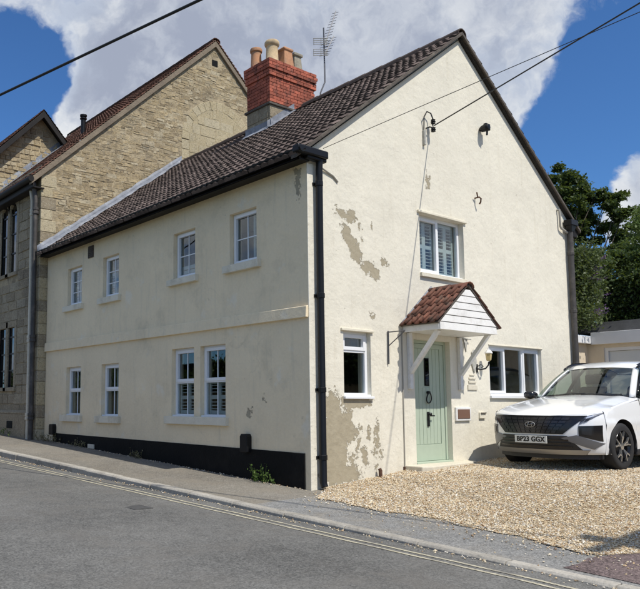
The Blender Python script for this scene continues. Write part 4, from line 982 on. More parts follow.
# second, lower gabled wing further up the street
GX, GZ, GY, GS = 1.16, 8.62, FY1, 1.07
wing = thing('stone_wing', (1.2, 15.5, -.9), 'small gabled stone wing with dark bargeboards beyond the tall hall', 'building')
gr = lambda x: GZ-GS*abs(x-GX)
m = MB(); x0, x1 = SX, 2*GX-SX
m.add([(x0,GY-.008,-1.5),(x1,GY-.008,-1.5),(x1,GY-.008,gr(x1)),(GX,GY-.008,GZ),(x0,GY-.008,gr(x0))], [(0,1,2,3,4)])
m.add([(x0,GY-.008,-1.5),(x0,GY+6,-1.5),(x0,GY+6,gr(x0)),(x0,GY-.008,gr(x0))], [(0,1,2,3)]); m.add([(x1,GY-.008,-1.5),(x1,GY+6,-1.5),(x1,GY+6,gr(x1)),(x1,GY-.008,gr(x1))], [(0,1,2,3)])
m.add([(x0,GY+6,-1.5),(x1,GY+6,-1.5),(x1,GY+6,gr(x1)),(GX,GY+6,GZ),(x0,GY+6,gr(x0))], [(0,1,2,3,4)]); m.build('wall', MT['mortar'], wing, recalc=False)
rb = []; z = 5.5
while z < 8.5:
    h_ = random.uniform(.10,.18); x = SX
    while x < x1:
        w_ = random.uniform(.14,.34); xc = x+w_/2
        if z+h_ < min(gr(x), gr(x+w_))-.05 and z > sroof(max(x, ex))-.2: rb.append(((xc, GY+random.gauss(.03,.008), z+h_/2), w_-.014, h_-.014, 0))
        x += w_
    z += h_
place_stones(rb, stone_variants('rubble', 6, .09, .12), wing, 'rubble_stone', 0, 'rubble')
m = MB(); ea, eb = GX-1.85, GX+1.85
for xa in (ea, eb): m.add([(xa,GY-.32,gr(xa)),(xa,GY+6.2,gr(xa)),(GX,GY+6.2,GZ),(GX,GY-.32,GZ)], [(0,1,2,3)]); m.add([(xa,GY-.32,gr(xa)-.05),(xa,GY+6.2,gr(xa)-.05),(GX,GY+6.2,GZ-.05),(GX,GY-.32,GZ-.05)], [(0,1,2,3)])
wr = m.build('roof', MT['fascia'], wing, recalc=False); c3 = 1/math.sqrt(1+GS*GS)
for sgn, xa in ((1, ea), (-1, eb)):
    t = tile_roof((xa, GY-.36, gr(xa)+.02), (0,1,0), (sgn*c3,0,GS*c3), 6.4, 1.85/c3, roll=.15, course=.11, amp=.012, lip=.022, samples=3)
    t.build('roof_tiles', MT['halltile'], wr, kind='stuff', recalc=False)
    m = MB(); m.prism([(xa,GY-.34,gr(xa)),(GX,GY-.34,GZ),(GX,GY-.34,GZ-.20),(xa,GY-.34,gr(xa)-.20)], (0,.05,0)); m.build('bargeboard', MT['fascia'], wr, bev=.006)
    m = MB(); m.bar((xa-sgn*-.25, GY-.3, gr(xa)+.05), (xa+sgn*.25, GY+.1, gr(xa)+.05), .12, .14); m.build('purlin_end', MT['fascia'], wr)
m = MB(); fl = []
for k in range(14):
    s = k/13; x = ex+.1+(1.75-ex)*s; z = sroof(x); fl.append([(x, GY-.30, z+.05), (x, GY-.02, z+.07), (x, GY-.02, z+.24)])
m.grid(fl); m.build('lead_flashing', MT['lead'], hr, solid=.006)

# ------------------------------------------------------------------ garage block beside the house
gar = thing('garage', (10.4, -.5, -.95), 'flat roofed garage with pale grey door and white fascia behind the parked car', 'garage')
GXF, GYC = 10.0, .84; GT = 1.40
m = MB(); m.box(GXF, GXF+5.5, -3.0, GYC, -1.3, GT-.05); gw = None
m = MB(); wall_sheet(m, lambda u, d, z: (GXF+d, u, z), -3.0, GYC+.2, -1.3, GT, [(-2.2, .50, -.99, 1.30)], .12)
m.add([(GXF,-3,-1.3),(GXF+5.5,-3,-1.3),(GXF+5.5,-3,GT),(GXF,-3,GT)], [(0,1,2,3)]); m.add([(GXF+5.5,-3,-1.3),(GXF+5.5,4,-1.3),(GXF+5.5,4,GT),(GXF+5.5,-3,GT)], [(0,1,2,3)])
m.build('garage_wall', MT['gwall'], gar, recalc=False)
m = MB(); m.box(GXF-.10, GXF+5.6, -3.1, GYC-.10, GT-.02, GT+.26); m.build('fascia_board', MT['gfascia'], gar, bev=.006)
m = MB(); m.prism([(GXF-.02,GYC+.3,GT+.262),(GXF-.02,-3.05,GT+.262),(GXF+.10,-3.05,GT+.54),(GXF+.10,GYC+.3,GT+.50)], (5.4,0,0)); m.build('felt_roof', MT['felt'], gar)
m = MB(); m.box(GXF+.03, GXF+.09, -2.2, -2.12, -.99, 1.30); m.box(GXF+.03, GXF+.09, .42, .50, -.99, 1.30); m.box(GXF+.03, GXF+.09, -2.12, .42, 1.22, 1.30); m.build('door_frame', MT['gfascia'], gar)
gdr = None
for k in range(4):
    m = MB(); z0 = -.99+k*.553; m.box(GXF+.07, GXF+.10, -2.118, .418, z0+.006, z0+.547); m.build('door_panel', MT['gdoor'], gar, bev=.006)
lean = thing('side_extension', (8.8, 2.0, -1), 'low cream lean-to with white fascia between the house and garage', 'extension')
m = MB(); m.add([(GW,GYC+.03,-1.3),(GXF,GYC+.03,-1.3),(GXF,GYC+.03,GT),(GW,GYC+.03,GT)], [(0,1,2,3)]); m.build('wall', MT['gwall'], lean)
m = MB(); m.box(GW+.01, GXF-.11, GYC-.11, GYC+.10, GT+.0, GT+.17); m.build('fascia_board', MT['gfascia'], lean, bev=.006)
m = MB(); m.box(GW+.01, GXF+2, GYC+.10, 4, GT+.02, GT+.14); m.build('felt_roof', MT['felt'], lean)

# ------------------------------------------------------------------ foliage
def leaves(centres, size, mat, name, parent=None, kind=None, tints=None, up=.25):
    n = len(centres); sz = size*RNG.uniform(.6, 1.3, n)
    d = RNG.normal(size=(n, 3)); d /= np.linalg.norm(d, axis=1)[:, None]
    nn = RNG.normal(size=(n, 3)); nn[:, 2] += up*2; nn -= d*(nn*d).sum(1)[:, None]; nn /= np.linalg.norm(nn, axis=1)[:, None]
    s = np.cross(d, nn)
    q = np.stack([centres-d*sz[:, None]*.55, centres+s*sz[:, None]*.34, centres+d*sz[:, None]*.55, centres-s*sz[:, None]*.34], 1).reshape(-1, 3)
    t = RNG.beta(2, 2, n) if tints is None else tints
    og = centres.mean(0); og[2] = centres[:, 2].min(); me = np_mesh(name, q-og, 4, MT[mat], t)
    return link(name, me, og, parent, kind)
def px_at(px, py, depth):
    r = ray(px, py); return CAM+r*(depth/(r.x*FWD.x+r.y*FWD.y))
def tree(base, height, clumps, label, mat, per=420, leaf=.22, trunk=.28, group=None, bare=.0):
    base = Vector(base); t = thing('tree', base, label, 'tree', group)
    m = MB(); top = sum((Vector(c[0]) for c in clumps), Vector())/len(clumps)
    m.tube([base, base.lerp(top, .35)+Vector((.2,.1,0)), base.lerp(top, .7)], [trunk, trunk*.75, trunk*.45], 10); m.build('trunk', MT['bark'], t, smooth=True)
    C = []
    for c, r in clumps:
        c = Vector(c); m = MB(); a = base.lerp(top, random.uniform(.35,.7)); mid = a.lerp(c, .5)+Vector((random.gauss(0,.3), random.gauss(0,.3), -.2))
        m.tube([a, mid, c], [trunk*.20, trunk*.11, .02], 6); m.build('branch', MT['bark'], t, smooth=True)
        k = max(3, int(r*r*7)); sub = RNG.normal(size=(k, 3)); sub /= np.linalg.norm(sub, axis=1)[:, None]; sub *= (RNG.random(k)**.5)[:, None]*r*np.array([1,1,.8])
        for s_ in sub:
            nn = int(per*RNG.uniform(.5, 1.3)/k*max(1, r*r)); p = RNG.normal(size=(nn, 3))*r*.20*np.array([1,1,.6]); C.append(p+s_+np.array(c))
    leaves(np.concatenate(C), leaf, mat, 'crown', t); return t
# big tree behind the right eave of the house
dp_ = 40.
def cl(lst, depth, s): return [(px_at(x, y, depth+random.uniform(-2, 2)), r*s) for x, y, r in lst]
tree(px_at(560, 420, dp_), 13, cl([(548,172,.75),(552,188,1.1),(566,184,1.0),(580,190,.95),(594,198,.95),(606,197,.8),(616,203,.75),(624,212,.7),(570,204,1.0),(586,210,.95),(602,214,.9),(615,224,.8),(628,226,.6),(606,232,.75),(616,240,.7),(622,248,.6),(556,205,1.2),(564,226,1.1),(578,224,.8),(574,240,1.0),(584,252,.95),(596,256,.9),(607,262,.9),(618,265,.9),(570,262,1.2),(590,270,1.0),(540,195,1.4),(540,230,1.6)], dp_, 1.0),
     'large dark leafy tree rising behind the right end of the house', 'leafdark', 1500, .17, .30)
tree(px_at(655, 420, 34), 10, cl([(637,214,.7),(645,226,1.0),(634,236,.55),(640,250,.8),(633,262,.6),(652,210,1.1),(655,240,1.3),(645,268,.9),(665,225,1.3)], 34, 1.0),
     'lighter green tree at the right edge beyond the hedge', 'leaflight', 1300, .13, .2)
tree(px_at(600, 420, 30), 6, cl([(600,262,.8),(612,268,.8),(624,262,.8),(590,275,.9),(634,268,.7),(580,282,.9),(606,278,.9),(622,278,.9),(570,270,.8),(576,255,.8)], 30, 1.0),
     'low dark tree filling the gap under the big tree', 'leafdark', 1700, .13, .15)
# clipped hedge above the garage: a shell of leaves round a rough core
hg = thing('clipped_hedge', (13.8, -2.0, -.95), 'tall clipped dark evergreen hedge standing behind the garage roof', 'hedge')
HXX = 13.0
def htop(y): return 3.22+.30*(1.7-y)/.9*.55 if y > .8 else 3.50+.06*math.sin(y*2)
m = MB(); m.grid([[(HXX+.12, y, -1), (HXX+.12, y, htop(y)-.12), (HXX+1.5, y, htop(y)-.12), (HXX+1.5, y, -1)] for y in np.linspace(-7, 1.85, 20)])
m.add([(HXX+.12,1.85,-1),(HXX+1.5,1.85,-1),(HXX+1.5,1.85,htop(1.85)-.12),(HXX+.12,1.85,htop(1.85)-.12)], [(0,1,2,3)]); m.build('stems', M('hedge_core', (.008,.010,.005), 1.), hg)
n = 42000; yv = RNG.uniform(-7, 2.0, n); w_ = RNG.random(n)
zt = np.array([htop(q) for q in yv]); face = w_ < .6
X = np.where(face, HXX+RNG.normal(0, .07, n), RNG.uniform(HXX-.05, HXX+1.6, n)); Zv = np.where(face, RNG.uniform(.9, 3.6, n), zt+RNG.normal(0, .06, n)); Zv = np.minimum(Zv, zt+.05)
ed = RNG.random(n) < .08; yv = np.where(ed, 1.95+RNG.normal(0,.08,n), yv); X = np.where(ed, RNG.uniform(HXX, HXX+1.5, n), X); Zv = np.where(ed, RNG.uniform(.9, 3.2, n), Zv)
leaves(np.stack([X, yv, Zv], 1), .085, 'hedge', 'foliage', hg)
# buddleia between house and hedge
bd = thing('buddleia_bush', (10.6, 2.6, -.95), 'pale green buddleia bush with purple flower spikes behind the side extension', 'shrub')
C = []; F = []; m = MB()
for k in range(46):
    a = px_at(random.uniform(568, 595), random.uniform(238, 318), 17.5+random.uniform(-.8, .8)); a = Vector(a)
    if a.z > 3.9-(a.x-9.5)*.45+random.uniform(-.3,.3): a.z -= .8
    b0 = Vector((10.6, 2.8, -.6)); m.tube([b0, b0.lerp(a, .5)+Vector((0,0,.3)), a], [.03, .018, .006], 5)
    C.append(RNG.normal(size=(420, 3))*np.array([.17,.17,.18])+np.array(a))
    if random.random() < .5:
        d = Vector((random.gauss(0,.5), -random.random(), random.uniform(-.1,.5))).normalized(); tt = RNG.random(46)
        tip = a+Vector((0,-.2,0)); F.append(np.array(tip)+tt[:, None]*np.array(d)*.34+RNG.normal(size=(46,3))*(.028*(1.2-tt))[:, None])
m.build('stems', MT['bark'], bd); C = np.concatenate(C); C = C[C[:, 2] > GT+.30]; leaves(C, .068, 'shrub', 'foliage', bd); leaves(np.concatenate(F), .035, 'flower', 'flower_spikes', bd)
# weeds
def weed(x, y, z, h, n, label, mat='weed', spread=.1):
    t = thing('weed', (x, y, z), label, 'weed', 'weeds along the foot of the wall'); C = []; m = MB()
    for k in range(n):
        a = Vector((x, y, z)); d = Vector((random.gauss(-.15,.35), random.gauss(0,.35), 1)).normalized(); b = a+Vector((random.gauss(0,spread*.4), random.gauss(0,spread), 0)); tp = b+d*h*random.uniform(.5,1.1)
        if tp.x > HX-.03: tp.x = HX-.04
        if b.x > HX-.03: b.x = HX-.035
        m.tube([b, b.lerp(tp,.5)+Vector((0,0,.02)), tp], [.004,.003,.0015], 4)
        q = RNG.random(9); C.append(np.array(b)+q[:, None]*np.array(tp-b)+RNG.normal(size=(9,3))*.018)
    m.build('stem', MT[mat], t, kind='stuff'); c_ = np.concatenate(C); c_[:, 0] = np.minimum(c_[:, 0], HX-.03); leaves(c_, .035, mat, 'leaf_cluster', t, 'stuff')
weed(-.20, .98, pav(-.2,.98), .30, 16, 'leafy green weed growing from the pavement below the black vent cowl')
weed(-.20, 4.55, pav(-.2,4.55), .20, 10, 'dry weed against the black plinth midway along the street wall', 'drygrass')
weed(-.22, 8.3, pav(-.2,8.3), .22, 22, 'straggly dry weeds where the cream wall meets the stone hall', 'drygrass', .25)
weed(-.21, 6.9, pav(-.2,6.9), .18, 10, 'sparse dry weeds below the farthest ground floor window', 'drygrass', .15)
weed(-.52, 11.0, pav(-.5,11.0), .20, 40, 'green grass tufts at the foot of the dark stone facade', 'weed', .5)

# ------------------------------------------------------------------ wires and their pole
def wire(pts, r, label, name='overhead_cable', sag=0.):
    a, b = Vector(pts[0]), Vector(pts[-1]); n = 24
    p = [a.lerp(b, k/n)-Vector((0,0,4*sag*(k/n)*(1-k/n))) for k in range(n+1)]
    m = MB(); m.tube(p, r, 6); o = m.build(name, MT['cable'], None, smooth=True); return tag(o, label, 'cable', 'overhead cables')
PT_ = Vector((.35, -8.55, 5.5)); dirw = Vector((-3.295+2.177, 3.831+.151, 5.031-5.208))
pA = Vector((-3.295, 3.831, 5.031))+dirw*4.5; pB = Vector((-2.177, -.151, 5.208))-dirw*2.08
wire([pA, pB], .020, 'thick black cable crossing the sky at upper left')
PX, PY = pB.x+.12, pB.y-.05
rI = ray(640, 9); tI = (PY-CAM.y)/rI.y
def wire_end(px, py, a, xt):   # point on the view plane of the two pixels, at the pole
    r = ray(px, py); r0 = (Vector(a)-CAM); nrm = r.cross(r0); z = (-(nrm.x*(xt[0]-CAM.x)+nrm.y*(xt[1]-CAM.y)))/nrm.z; return Vector((xt[0], xt[1], z))
e1 = wire_end(640, 3, (2.85,-.11,4.74), (PX, PY)); wire([(2.85,-.11,4.74), e1], .010, 'black cable running from the gable insulator up to the right')
e2_ = wire_end(640, 12, (.12,-.10,3.74), (PX, PY+.2)); wire([(.12,-.10,3.74), e2_], .0042, 'thin wire running from the gutter corner across the gable to the right')
pole = thing('telegraph_pole', (PX, PY, pav(PX, PY)), 'tall wooden telegraph pole carrying the overhead cables', 'pole')
ztop = max(e1.z, e2_.z, pB.z)+.25
m = MB(); m.tube([(PX,PY,pav(PX,PY)-.3),(PX,PY,ztop)], [.14,.10], 12); m.build('pole_shaft', MT['wood'], pole, smooth=50)
m = MB(); m.box(PX-.55, PX+.55, PY-.05, PY+.05, ztop-.5, ztop-.38); m.build('crossarm', MT['wood'], pole)
m = MB(); m.box(PX+.1, PX+.36, PY-.12, PY+.12, ztop-1.0, ztop-.55); m.build('junction_box', MT['blackplastic'], pole, bev=.02)

# ------------------------------------------------------------------ parked car (local frame: x forward from the front axle, y to its left, z up)
MT['paint'] = M('white_car_paint', (.80,.81,.82), .22, coat=1.0, obj=True)
MT['carblack'] = M('gloss_black_trim', (.012,.012,.014), .18, obj=True)
MT['carplastic'] = M('dark_plastic_trim', (.022,.022,.024), .55, obj=True)
MT['silver'] = M('silver_trim', (.36,.36,.36), .35, metal=.6, obj=True)
MT['blade'] = M('grey_trim', (.17,.175,.19), .35, metal=.5, obj=True)
MT['darkchrome'] = M('dark_chrome', (.055,.055,.06), .25, metal=.7, obj=True)
MT['rubber'] = M('tyre_rubber', (.018,.018,.019), .8, obj=True, fine=.2, fs=60)
MT['alloy'] = M('machined_alloy', (.62,.63,.64), .25, metal=.9, obj=True)
MT['lens'] = M('headlamp_lens', (.10,.11,.14), .05, coat=1., obj=True)
MT['drl'] = M('lamp_reflector', (.72,.74,.80), .1, metal=.6, obj=True)
MT['plate'] = M('number_plate_white', (.70,.71,.68), .4, obj=True)
MT['ink'] = M('number_plate_black', (.01,.01,.01), .4, obj=True)
MT['seat'] = M('car_seat_fabric', (.03,.03,.033), .9, obj=True)
MT['redlens'] = M('tail_lamp_red', (.30,.01,.012), .15, obj=True)
def interp(x, tab):
    xs = [t[0] for t in tab]; return float(np.interp(x, xs, [t[1] for t in tab]))
def smooth_tab(tab, n=60):
    xs = np.array([t[0] for t in tab], float); ysv = np.array([t[1] for t in tab], float); q = np.linspace(xs[0], xs[-1], n)
    m_ = np.gradient(ysv, xs); i = np.clip(np.searchsorted(xs, q)-1, 0, len(xs)-2); h = xs[i+1]-xs[i]; t = (q-xs[i])/h
    v = (2*t**3-3*t**2+1)*ysv[i]+(t**3-2*t**2+t)*h*m_[i]+(-2*t**3+3*t**2)*ysv[i+1]+(t**3-t**2)*h*m_[i+1]
    return list(zip(q.tolist(), v.tolist()))
X0 = smooth_tab([(.18,.76),(.26,.84),(.36,.905),(.48,.935),(.58,.945),(.68,.942),(.76,.93),(.82,.908),(.87,.875),(.92,.82),(.96,.77)])
def F(y, z): return interp(z, X0) - .33*(abs(y)/.93)**3.0 - .16*(abs(y)/.93)**12 - .045*(abs(y)/.93)**2
car = thing('parked_car', (4.30, -1.36, -1.005), 'white sport utility car with black grille parked on the gravel, nose to the street', 'car', local=True)
car.rotation_euler = (0, R(1.2), R(178))
def cp(mb, name, mat, parent=None, **k): return mb.build(name, MT[mat], parent or car, **k)
def fgrid(mb, A, B, C, D_, off, nu=10, nv=5, thick=.02):
    # bilinear quad in (y, z): A bottom-left, B bottom-right, C top-right, D top-left, laid on the nose surface
    def pt(u, v, o):
        y = (A[0]*(1-u)+B[0]*u)*(1-v)+(D_[0]*(1-u)+C[0]*u)*v; z = (A[1]*(1-u)+B[1]*u)*(1-v)+(D_[1]*(1-u)+C[1]*u)*v
        return (F(y, z)+o, y, z)
    fr = [[pt(i/nu, j/nv, off) for i in range(nu+1)] for j in range(nv+1)]; mb.grid(fr)
    bk = [[pt(i/nu, j/nv, off-thick) for i in range(nu+1)] for j in range(nv+1)]
    for a, b in ((fr[0], bk[0]), (fr[-1], bk[-1])): mb.grid([a, b])
    mb.grid([[r[0] for r in fr], [r[0] for r in bk]]); mb.grid([[r[-1] for r in fr], [r[-1] for r in bk]]); return mb
# bumper shell
m = MB(); zz = [.262,.28,.30,.36,.42,.48,.55,.62,.70,.78,.84,.885,.905]; yy_ = np.linspace(-.908, .908, 49)
def zmap(y, z): return z if z < .6 else .6+(z-.6)*(.842+.045*(abs(y)/.9)**2-.6)/.305
m.grid([[(F(y, zmap(y, z))-.006-(.02 if z < .27 else 0), y, zmap(y, z)) for y in yy_] for z in zz])
bumper = cp(m, 'front_bumper', 'paint', smooth=True)
# bonnet
def bon(u, v):   # u 0 front..1 cowl, v -1..1
    w_ = .897-.012*min(1, u*1.6); y = v*w_
    xf = F(y*.995, .842+.045*(abs(y)/.9)**2)-.004; xb = -.50-.20*abs(v)**2.2
    x = xf+(xb-xf)*u
    zc = interp(u, BT); crown = (-.040+.11*min(1, u*2.2))*abs(v)**2.2
    crease = .016*math.exp(-((abs(v)-.72)/.10)**2)*min(1, u*4)
    return (x, y, zc-crown+crease)
BT = smooth_tab([(0,.845),(.03,.872),(.08,.905),(.16,.945),(.3,.995),(.55,1.06),(.8,1.11),(1,1.14)])
m = MB(); m.grid([[bon(u, v) for v in np.linspace(-1, 1, 41)] for u in np.concatenate([np.linspace(0,.12,7), np.linspace(.16,1,18)])]); bonnet = cp(m, 'bonnet', 'paint', smooth=True)
# side panels with wheel arches
WB = 2.68; AR_ = .415; WR = .36
def belt(x): return interp(x, [(-3.5,1.155),(-2.6,1.15),(-1.6,1.12),(-.7,1.085),(-.2,1.025),(.2,.955),(.40,.905),(.55,.882)])
def side_y(x, z):
    y = .925
    if z > .72: y -= .30*max(0, z-.72)**1.6
    y -= .03*max(0, .45-z)/.2
    y += .014*math.exp(-((z-.70)/.06)**2) 
    if x > .2: y -= .065*((x-.2)/.5)**2
    if x < -3.0: y -= .14*((-3.0-x)/.6)**2
    return y
def lower(x, clear=AR_):
    z = .26
    for c in (0, -WB):
        if abs(x-c) < clear: z = max(z, .36+math.sqrt(clear**2-(x-c)**2))
    return z
def side_panel(name, xa, xb, s, mat='paint', n=40):
    xs_l = [xa+(xb-xa)*i/n for i in range(n+1)]
    for c in (0, -WB):
        for q in (c-AR_-.001, c-AR_+.004, c-AR_+.03, c+AR_-.03, c+AR_-.004, c+AR_+.001):
            if min(xa,xb) < q < max(xa,xb): xs_l.append(q)
    xs_l.sort(); m = MB(); rows = []
    for x in xs_l:
        a, b = lower(x), belt(x); rows.append([(x, s*side_y(x, a+(b-a)*t), a+(b-a)*t) for t in np.linspace(0, 1, 14)]+([(x, s*(side_y(x, b)-.02), b+.010), (x, s*(side_y(x, b)-.06), b-.005), (x, s*(side_y(x, b)-.16), b-.05)] if x > -.70 else []))
    m.grid(rows); return cp(m, name, mat, smooth=True)
for s in (1, -1):
    side_panel('wing_panel', .470, -.66, s)
    d1_ = side_panel('front_door', -.672, -1.70, s); d2_ = side_panel('rear_door', -1.712, -2.46, s); side_panel('quarter_panel', -2.472, -3.52, s)
    for d_, x in ((d1_, -1.50), (d2_, -2.30)):
        m = MB(); m.tube([(x-.12, s*.925, .90), (x-.10, s*.95, .905), (x+.08, s*.955, .905), (x+.11, s*.928, .90)], .014, 8); cp(m, 'door_handle', 'paint', d_, smooth=True)
    m = MB(); rows = []                                    # dark arch lining and sills
    for c in (0, -WB):
        m = MB(); m.grid([[(c+rr*math.cos(a), s*(y_), .36+rr*math.sin(a)) for rr, y_ in ((AR_+.004,.925),(AR_+.012,.60))] for a in [R(q) for q in range(-14, 195, 8)]]); cp(m, 'wheel_arch', 'carplastic')
    m = MB(); m.box(-2.25, -.43, s*.80, s*.915, .20, .30); cp(m, 'sill', 'carplastic', bev=.02)
# inner dark body so nothing shows through the gaps
m = MB(); m.box(-3.40, .38, -.56, .56, .24, .86); m.box(-2.2, -.48, -.86, .86, .26, .98); m.box(-3.4,-3.12,-.84,.84,.3,1.0); cp(m, 'floor_pan', 'carplastic')
# rear end
m = MB(); m.grid([[(-3.52-.08*math.cos(y/.9*1.4)+(.10 if z < .35 else 0)+max(0, z-.95)*.25, y, z) for y in np.linspace(-.84,.84,15)] for z in (.28,.35,.5,.7,.9,1.0,1.12)]); tg = cp(m, 'tailgate', 'paint', smooth=True)
m = MB(); m.box(-3.625,-3.58,-.82,.82,.90,.98); cp(m, 'tail_lamp', 'redlens')
# greenhouse
def ws(u, v):    # windscreen, u 0 bottom..1 top
    xb = -.50-.20*abs(v)**2.2; wb = .80; wt = .60
    xt = -1.22-.10*v*v; x = xb+(xt-xb)*u; y = v*(wb+(wt-wb)*u); z = 1.133-.045*abs(v)**2.4+(1.60-1.133-.02*v*v+.045*abs(v)**2.4)*u+.035*math.sin(PI*u)
    return (x, y, z)
m = MB(); m.grid([[ws(u, v*.93) for v in np.linspace(-1,1,21)] for u in np.linspace(.03,.97,9)]); cp(m, 'windscreen', 'carglass', smooth=True)
m = MB(); m.grid([[ws(u, v) for v in np.linspace(-1,1,21)] for u in (-.03, .05)]); cp(m, 'scuttle', 'carblack', smooth=True)
m = MB(); m.tube([ws(.04,-.75), ws(.05,-.3), ws(.06,.12)], .010, 6); m.tube([ws(.04,.05), ws(.05,.45), ws(.07,.80)], .010, 6); cp(m, 'wiper', 'carplastic')
RT = smooth_tab([(-3.35,1.57),(-2.9,1.66),(-2.3,1.715),(-1.8,1.72),(-1.4,1.672),(-1.20,1.605)])
m = MB(); m.grid([[(x-(.10*v*v if x > -1.3 else .10*v*v*max(0, (x+1.8)/.5) if x > -1.8 else 0), v*(.645 if x < -1.5 else .61+.035*(-1.2-x)/.3), interp(x, RT)-.045*abs(v)**2.6) for v in np.linspace(-1,1,25)] for x in np.linspace(-1.20,-3.35,26)]); cp(m, 'roof_panel', 'paint', smooth=True)
for s in (1, -1):
    # A pillar, roof side, side glass, rails, mirror
    pil = [ws(u, .965*s) for u in np.linspace(0,1,9)]
    m = MB(); rows = []
    for k, p in enumerate(pil):
        p = Vector(p); rows.append([p+Vector((.035,-s*.03,.004)), p+Vector((.0,s*.012,.010)), p+Vector((-.045,s*.03,-.004)), p+Vector((-.085,s*.022,-.03))])
    m.grid(rows); cp(m, 'a_pillar', 'paint', smooth=True, solid=.012)
    top = [(x, s*(.655 if x < -1.5 else .62+.035*(-1.22-x)/.28), interp(max(-3.35,x), RT)-.055) for x in np.linspace(-1.28,-3.3,18)]
    bot = [(x, s*(side_y(x, belt(x))+.004), belt(x)-.002) for x in np.linspace(-.70,-3.1,18)]
    m = MB(); rows = []
    for a, b in zip(top, bot):
        a = Vector(a); b = Vector(b); rows.append([b.lerp(a, t)+Vector((0, s*.045*math.sin(PI*t), 0)) for t in np.linspace(0,1,8)])
    m.grid(rows[:-4]); cp(m, 'side_glass', 'carglass', smooth=True)
    m = MB(); m.grid(rows[-5:]); cp(m, 'c_pillar', 'paint', smooth=True)
    m = MB(); m.grid([[Vector(p)+Vector((0,s*.012,.0)), Vector(p)+Vector((0,s*.004,.035)), Vector(p)+Vector((0,-s*.03,.052))] for p in top]); cp(m, 'cant_rail', 'carblack', smooth=True)
    m = MB(); q = rows[7:9]; m.grid([[p+Vector((0,s*.006,0)) for p in r] for r in q]); cp(m, 'b_pillar', 'carblack')
    m = MB(); m.tube([Vector(b)+Vector((0,s*.01,.012)) for b in bot[:-3]], .012, 6); cp(m, 'belt_trim', 'carblack', smooth=True)
    m = MB(); pr = [(-1.26,.62,1.585),(-1.40,.625,1.64),(-1.65,.625,1.68),(-2.3,.625,1.695),(-2.8,.62,1.67),(-3.02,.61,1.615)]
    m.tube([(x, s*y, z) for x, y, z in pr], [.016,.02,.022,.022,.02,.016], 8); cp(m, 'roof_rail', 'carblack', smooth=True)
    # outline of the front side window: a black frame along the pillar
    m = MB(); m.tube([Vector(p)+Vector((-.10,s*.03,-.03)) for p in pil[1:]], .016, 6); cp(m, 'window_frame', 'carblack', smooth=True)
    m = MB(); mc = Vector((-.80, s*1.03, 1.15)); prof = []
    for k, xx in enumerate((.10,.085,.04,-.03,-.07)):
        sc = (.35,.75,1,.98,.85)[k]; prof.append([mc+Vector((xx-abs(math.cos(a))*.03, s*.115*sc*math.cos(a), .075*sc*math.sin(a))) for a in [2*PI*q/14 for q in range(15)]])
    m.grid(prof); m.add(prof[0][:-1], [tuple(range(14))]); mi = cp(m, 'door_mirror', 'carblack' , smooth=True)
    m = MB(); m.add([p+Vector((.004,0,0)) for p in prof[-1][:-1]], [tuple(range(14))]); cp(m, 'mirror_glass', 'drl', mi)
    m = MB(); m.bar((-.80, s*.86, 1.09), (-.79, s*.95, 1.13), .08, .04); cp(m, 'mirror_arm', 'carplastic', mi, bev=.01)
# nose details
m = MB(); fgrid(m, (-.47,.572), (.47,.572), (.755,.838), (-.755,.838), .006, 24, 8, .03); grille = cp(m, 'grille', 'carblack', smooth=True)
pats = []
for r_ in range(5):                                         # lozenge inserts
    z0, z1 = .588+r_*.049, .588+(r_+1)*.049-.010
    hwid = .47+.285*((z0-.572)/.266)-.03; ncell = 6
    for k in range(-ncell, ncell):
        wc = hwid/ncell; a = k*wc+.006; b = a+wc-.012
        if b > hwid-.01: continue
        sk = .018*(1 if a < 0 else -1)
        m = MB(); fgrid(m, (a, z0), (b, z0), (b-sk, z1), (a-sk, z1), .016, 2, 2, .012); pats.append(m)
for m in pats: cp(m, 'grille_insert', 'darkchrome', grille)
m = MB(); fgrid(m, (-.76,.832), (.76,.832), (.74,.848), (-.74,.848), .012, 24, 2, .02); cp(m, 'grille_top_trim', 'carblack', grille, smooth=True)
for s in (1, -1):
    def q4(pts): return [(s*y, z) for y, z in pts]
    m = MB(); fgrid(m, *q4([(.665,.715),(.80,.80),(.895,.885),(.74,.840)]), .008, 10, 4, .02); hl = cp(m, 'headlight', 'lens', smooth=True)
    m = MB(); fgrid(m, *q4([(.74,.800),(.81,.832),(.885,.878),(.75,.832)]), .013, 6, 2, .008); cp(m, 'lamp_reflector', 'drl', hl)
    for a in (.685,.73): m = MB(); fgrid(m, *q4([(a,.748),(a+.04,.772),(a+.06,.808),(a+.015,.800)]), .013, 3, 2, .008); cp(m, 'lamp_cell', 'darkchrome', hl)
    m = MB(); fgrid(m, *q4([(.665,.55),(.882,.46),(.885,.70),(.665,.695)]), .005, 8, 8, .02); fh = cp(m, 'fog_housing', 'carblack', smooth=True)
    m = MB(); fgrid(m, *q4([(.70,.575),(.80,.55),(.80,.668),(.70,.665)]), .010, 5, 5, .01); cp(m, 'fog_lamp', 'darkchrome', fh, smooth=True)
    m = MB(); fgrid(m, *q4([(.44,.515),(.80,.345),(.895,.43),(.64,.56)]), .012, 12, 5, .02); cp(m, 'bumper_blade', 'blade', smooth=True)
m = MB(); fgrid(m, (-.68,.335), (.68,.335), (.52,.548), (-.52,.548), .007, 20, 6, .02); intake = cp(m, 'lower_intake', 'carplastic', smooth=True)
for k in range(3):
    m = MB(); z = .375+k*.05; fgrid(m, (-.58+k*.02,z), (.58-k*.02,z), (.575-k*.02,z+.018), (-.575+k*.02,z+.018), .018, 20, 1, .014); cp(m, 'intake_bar', 'carblack', intake)
m = MB(); fgrid(m, (-.70,.262), (.70,.262), (.76,.335), (-.76,.335), .016, 24, 4, .03); cp(m, 'skid_plate', 'silver', smooth=True)
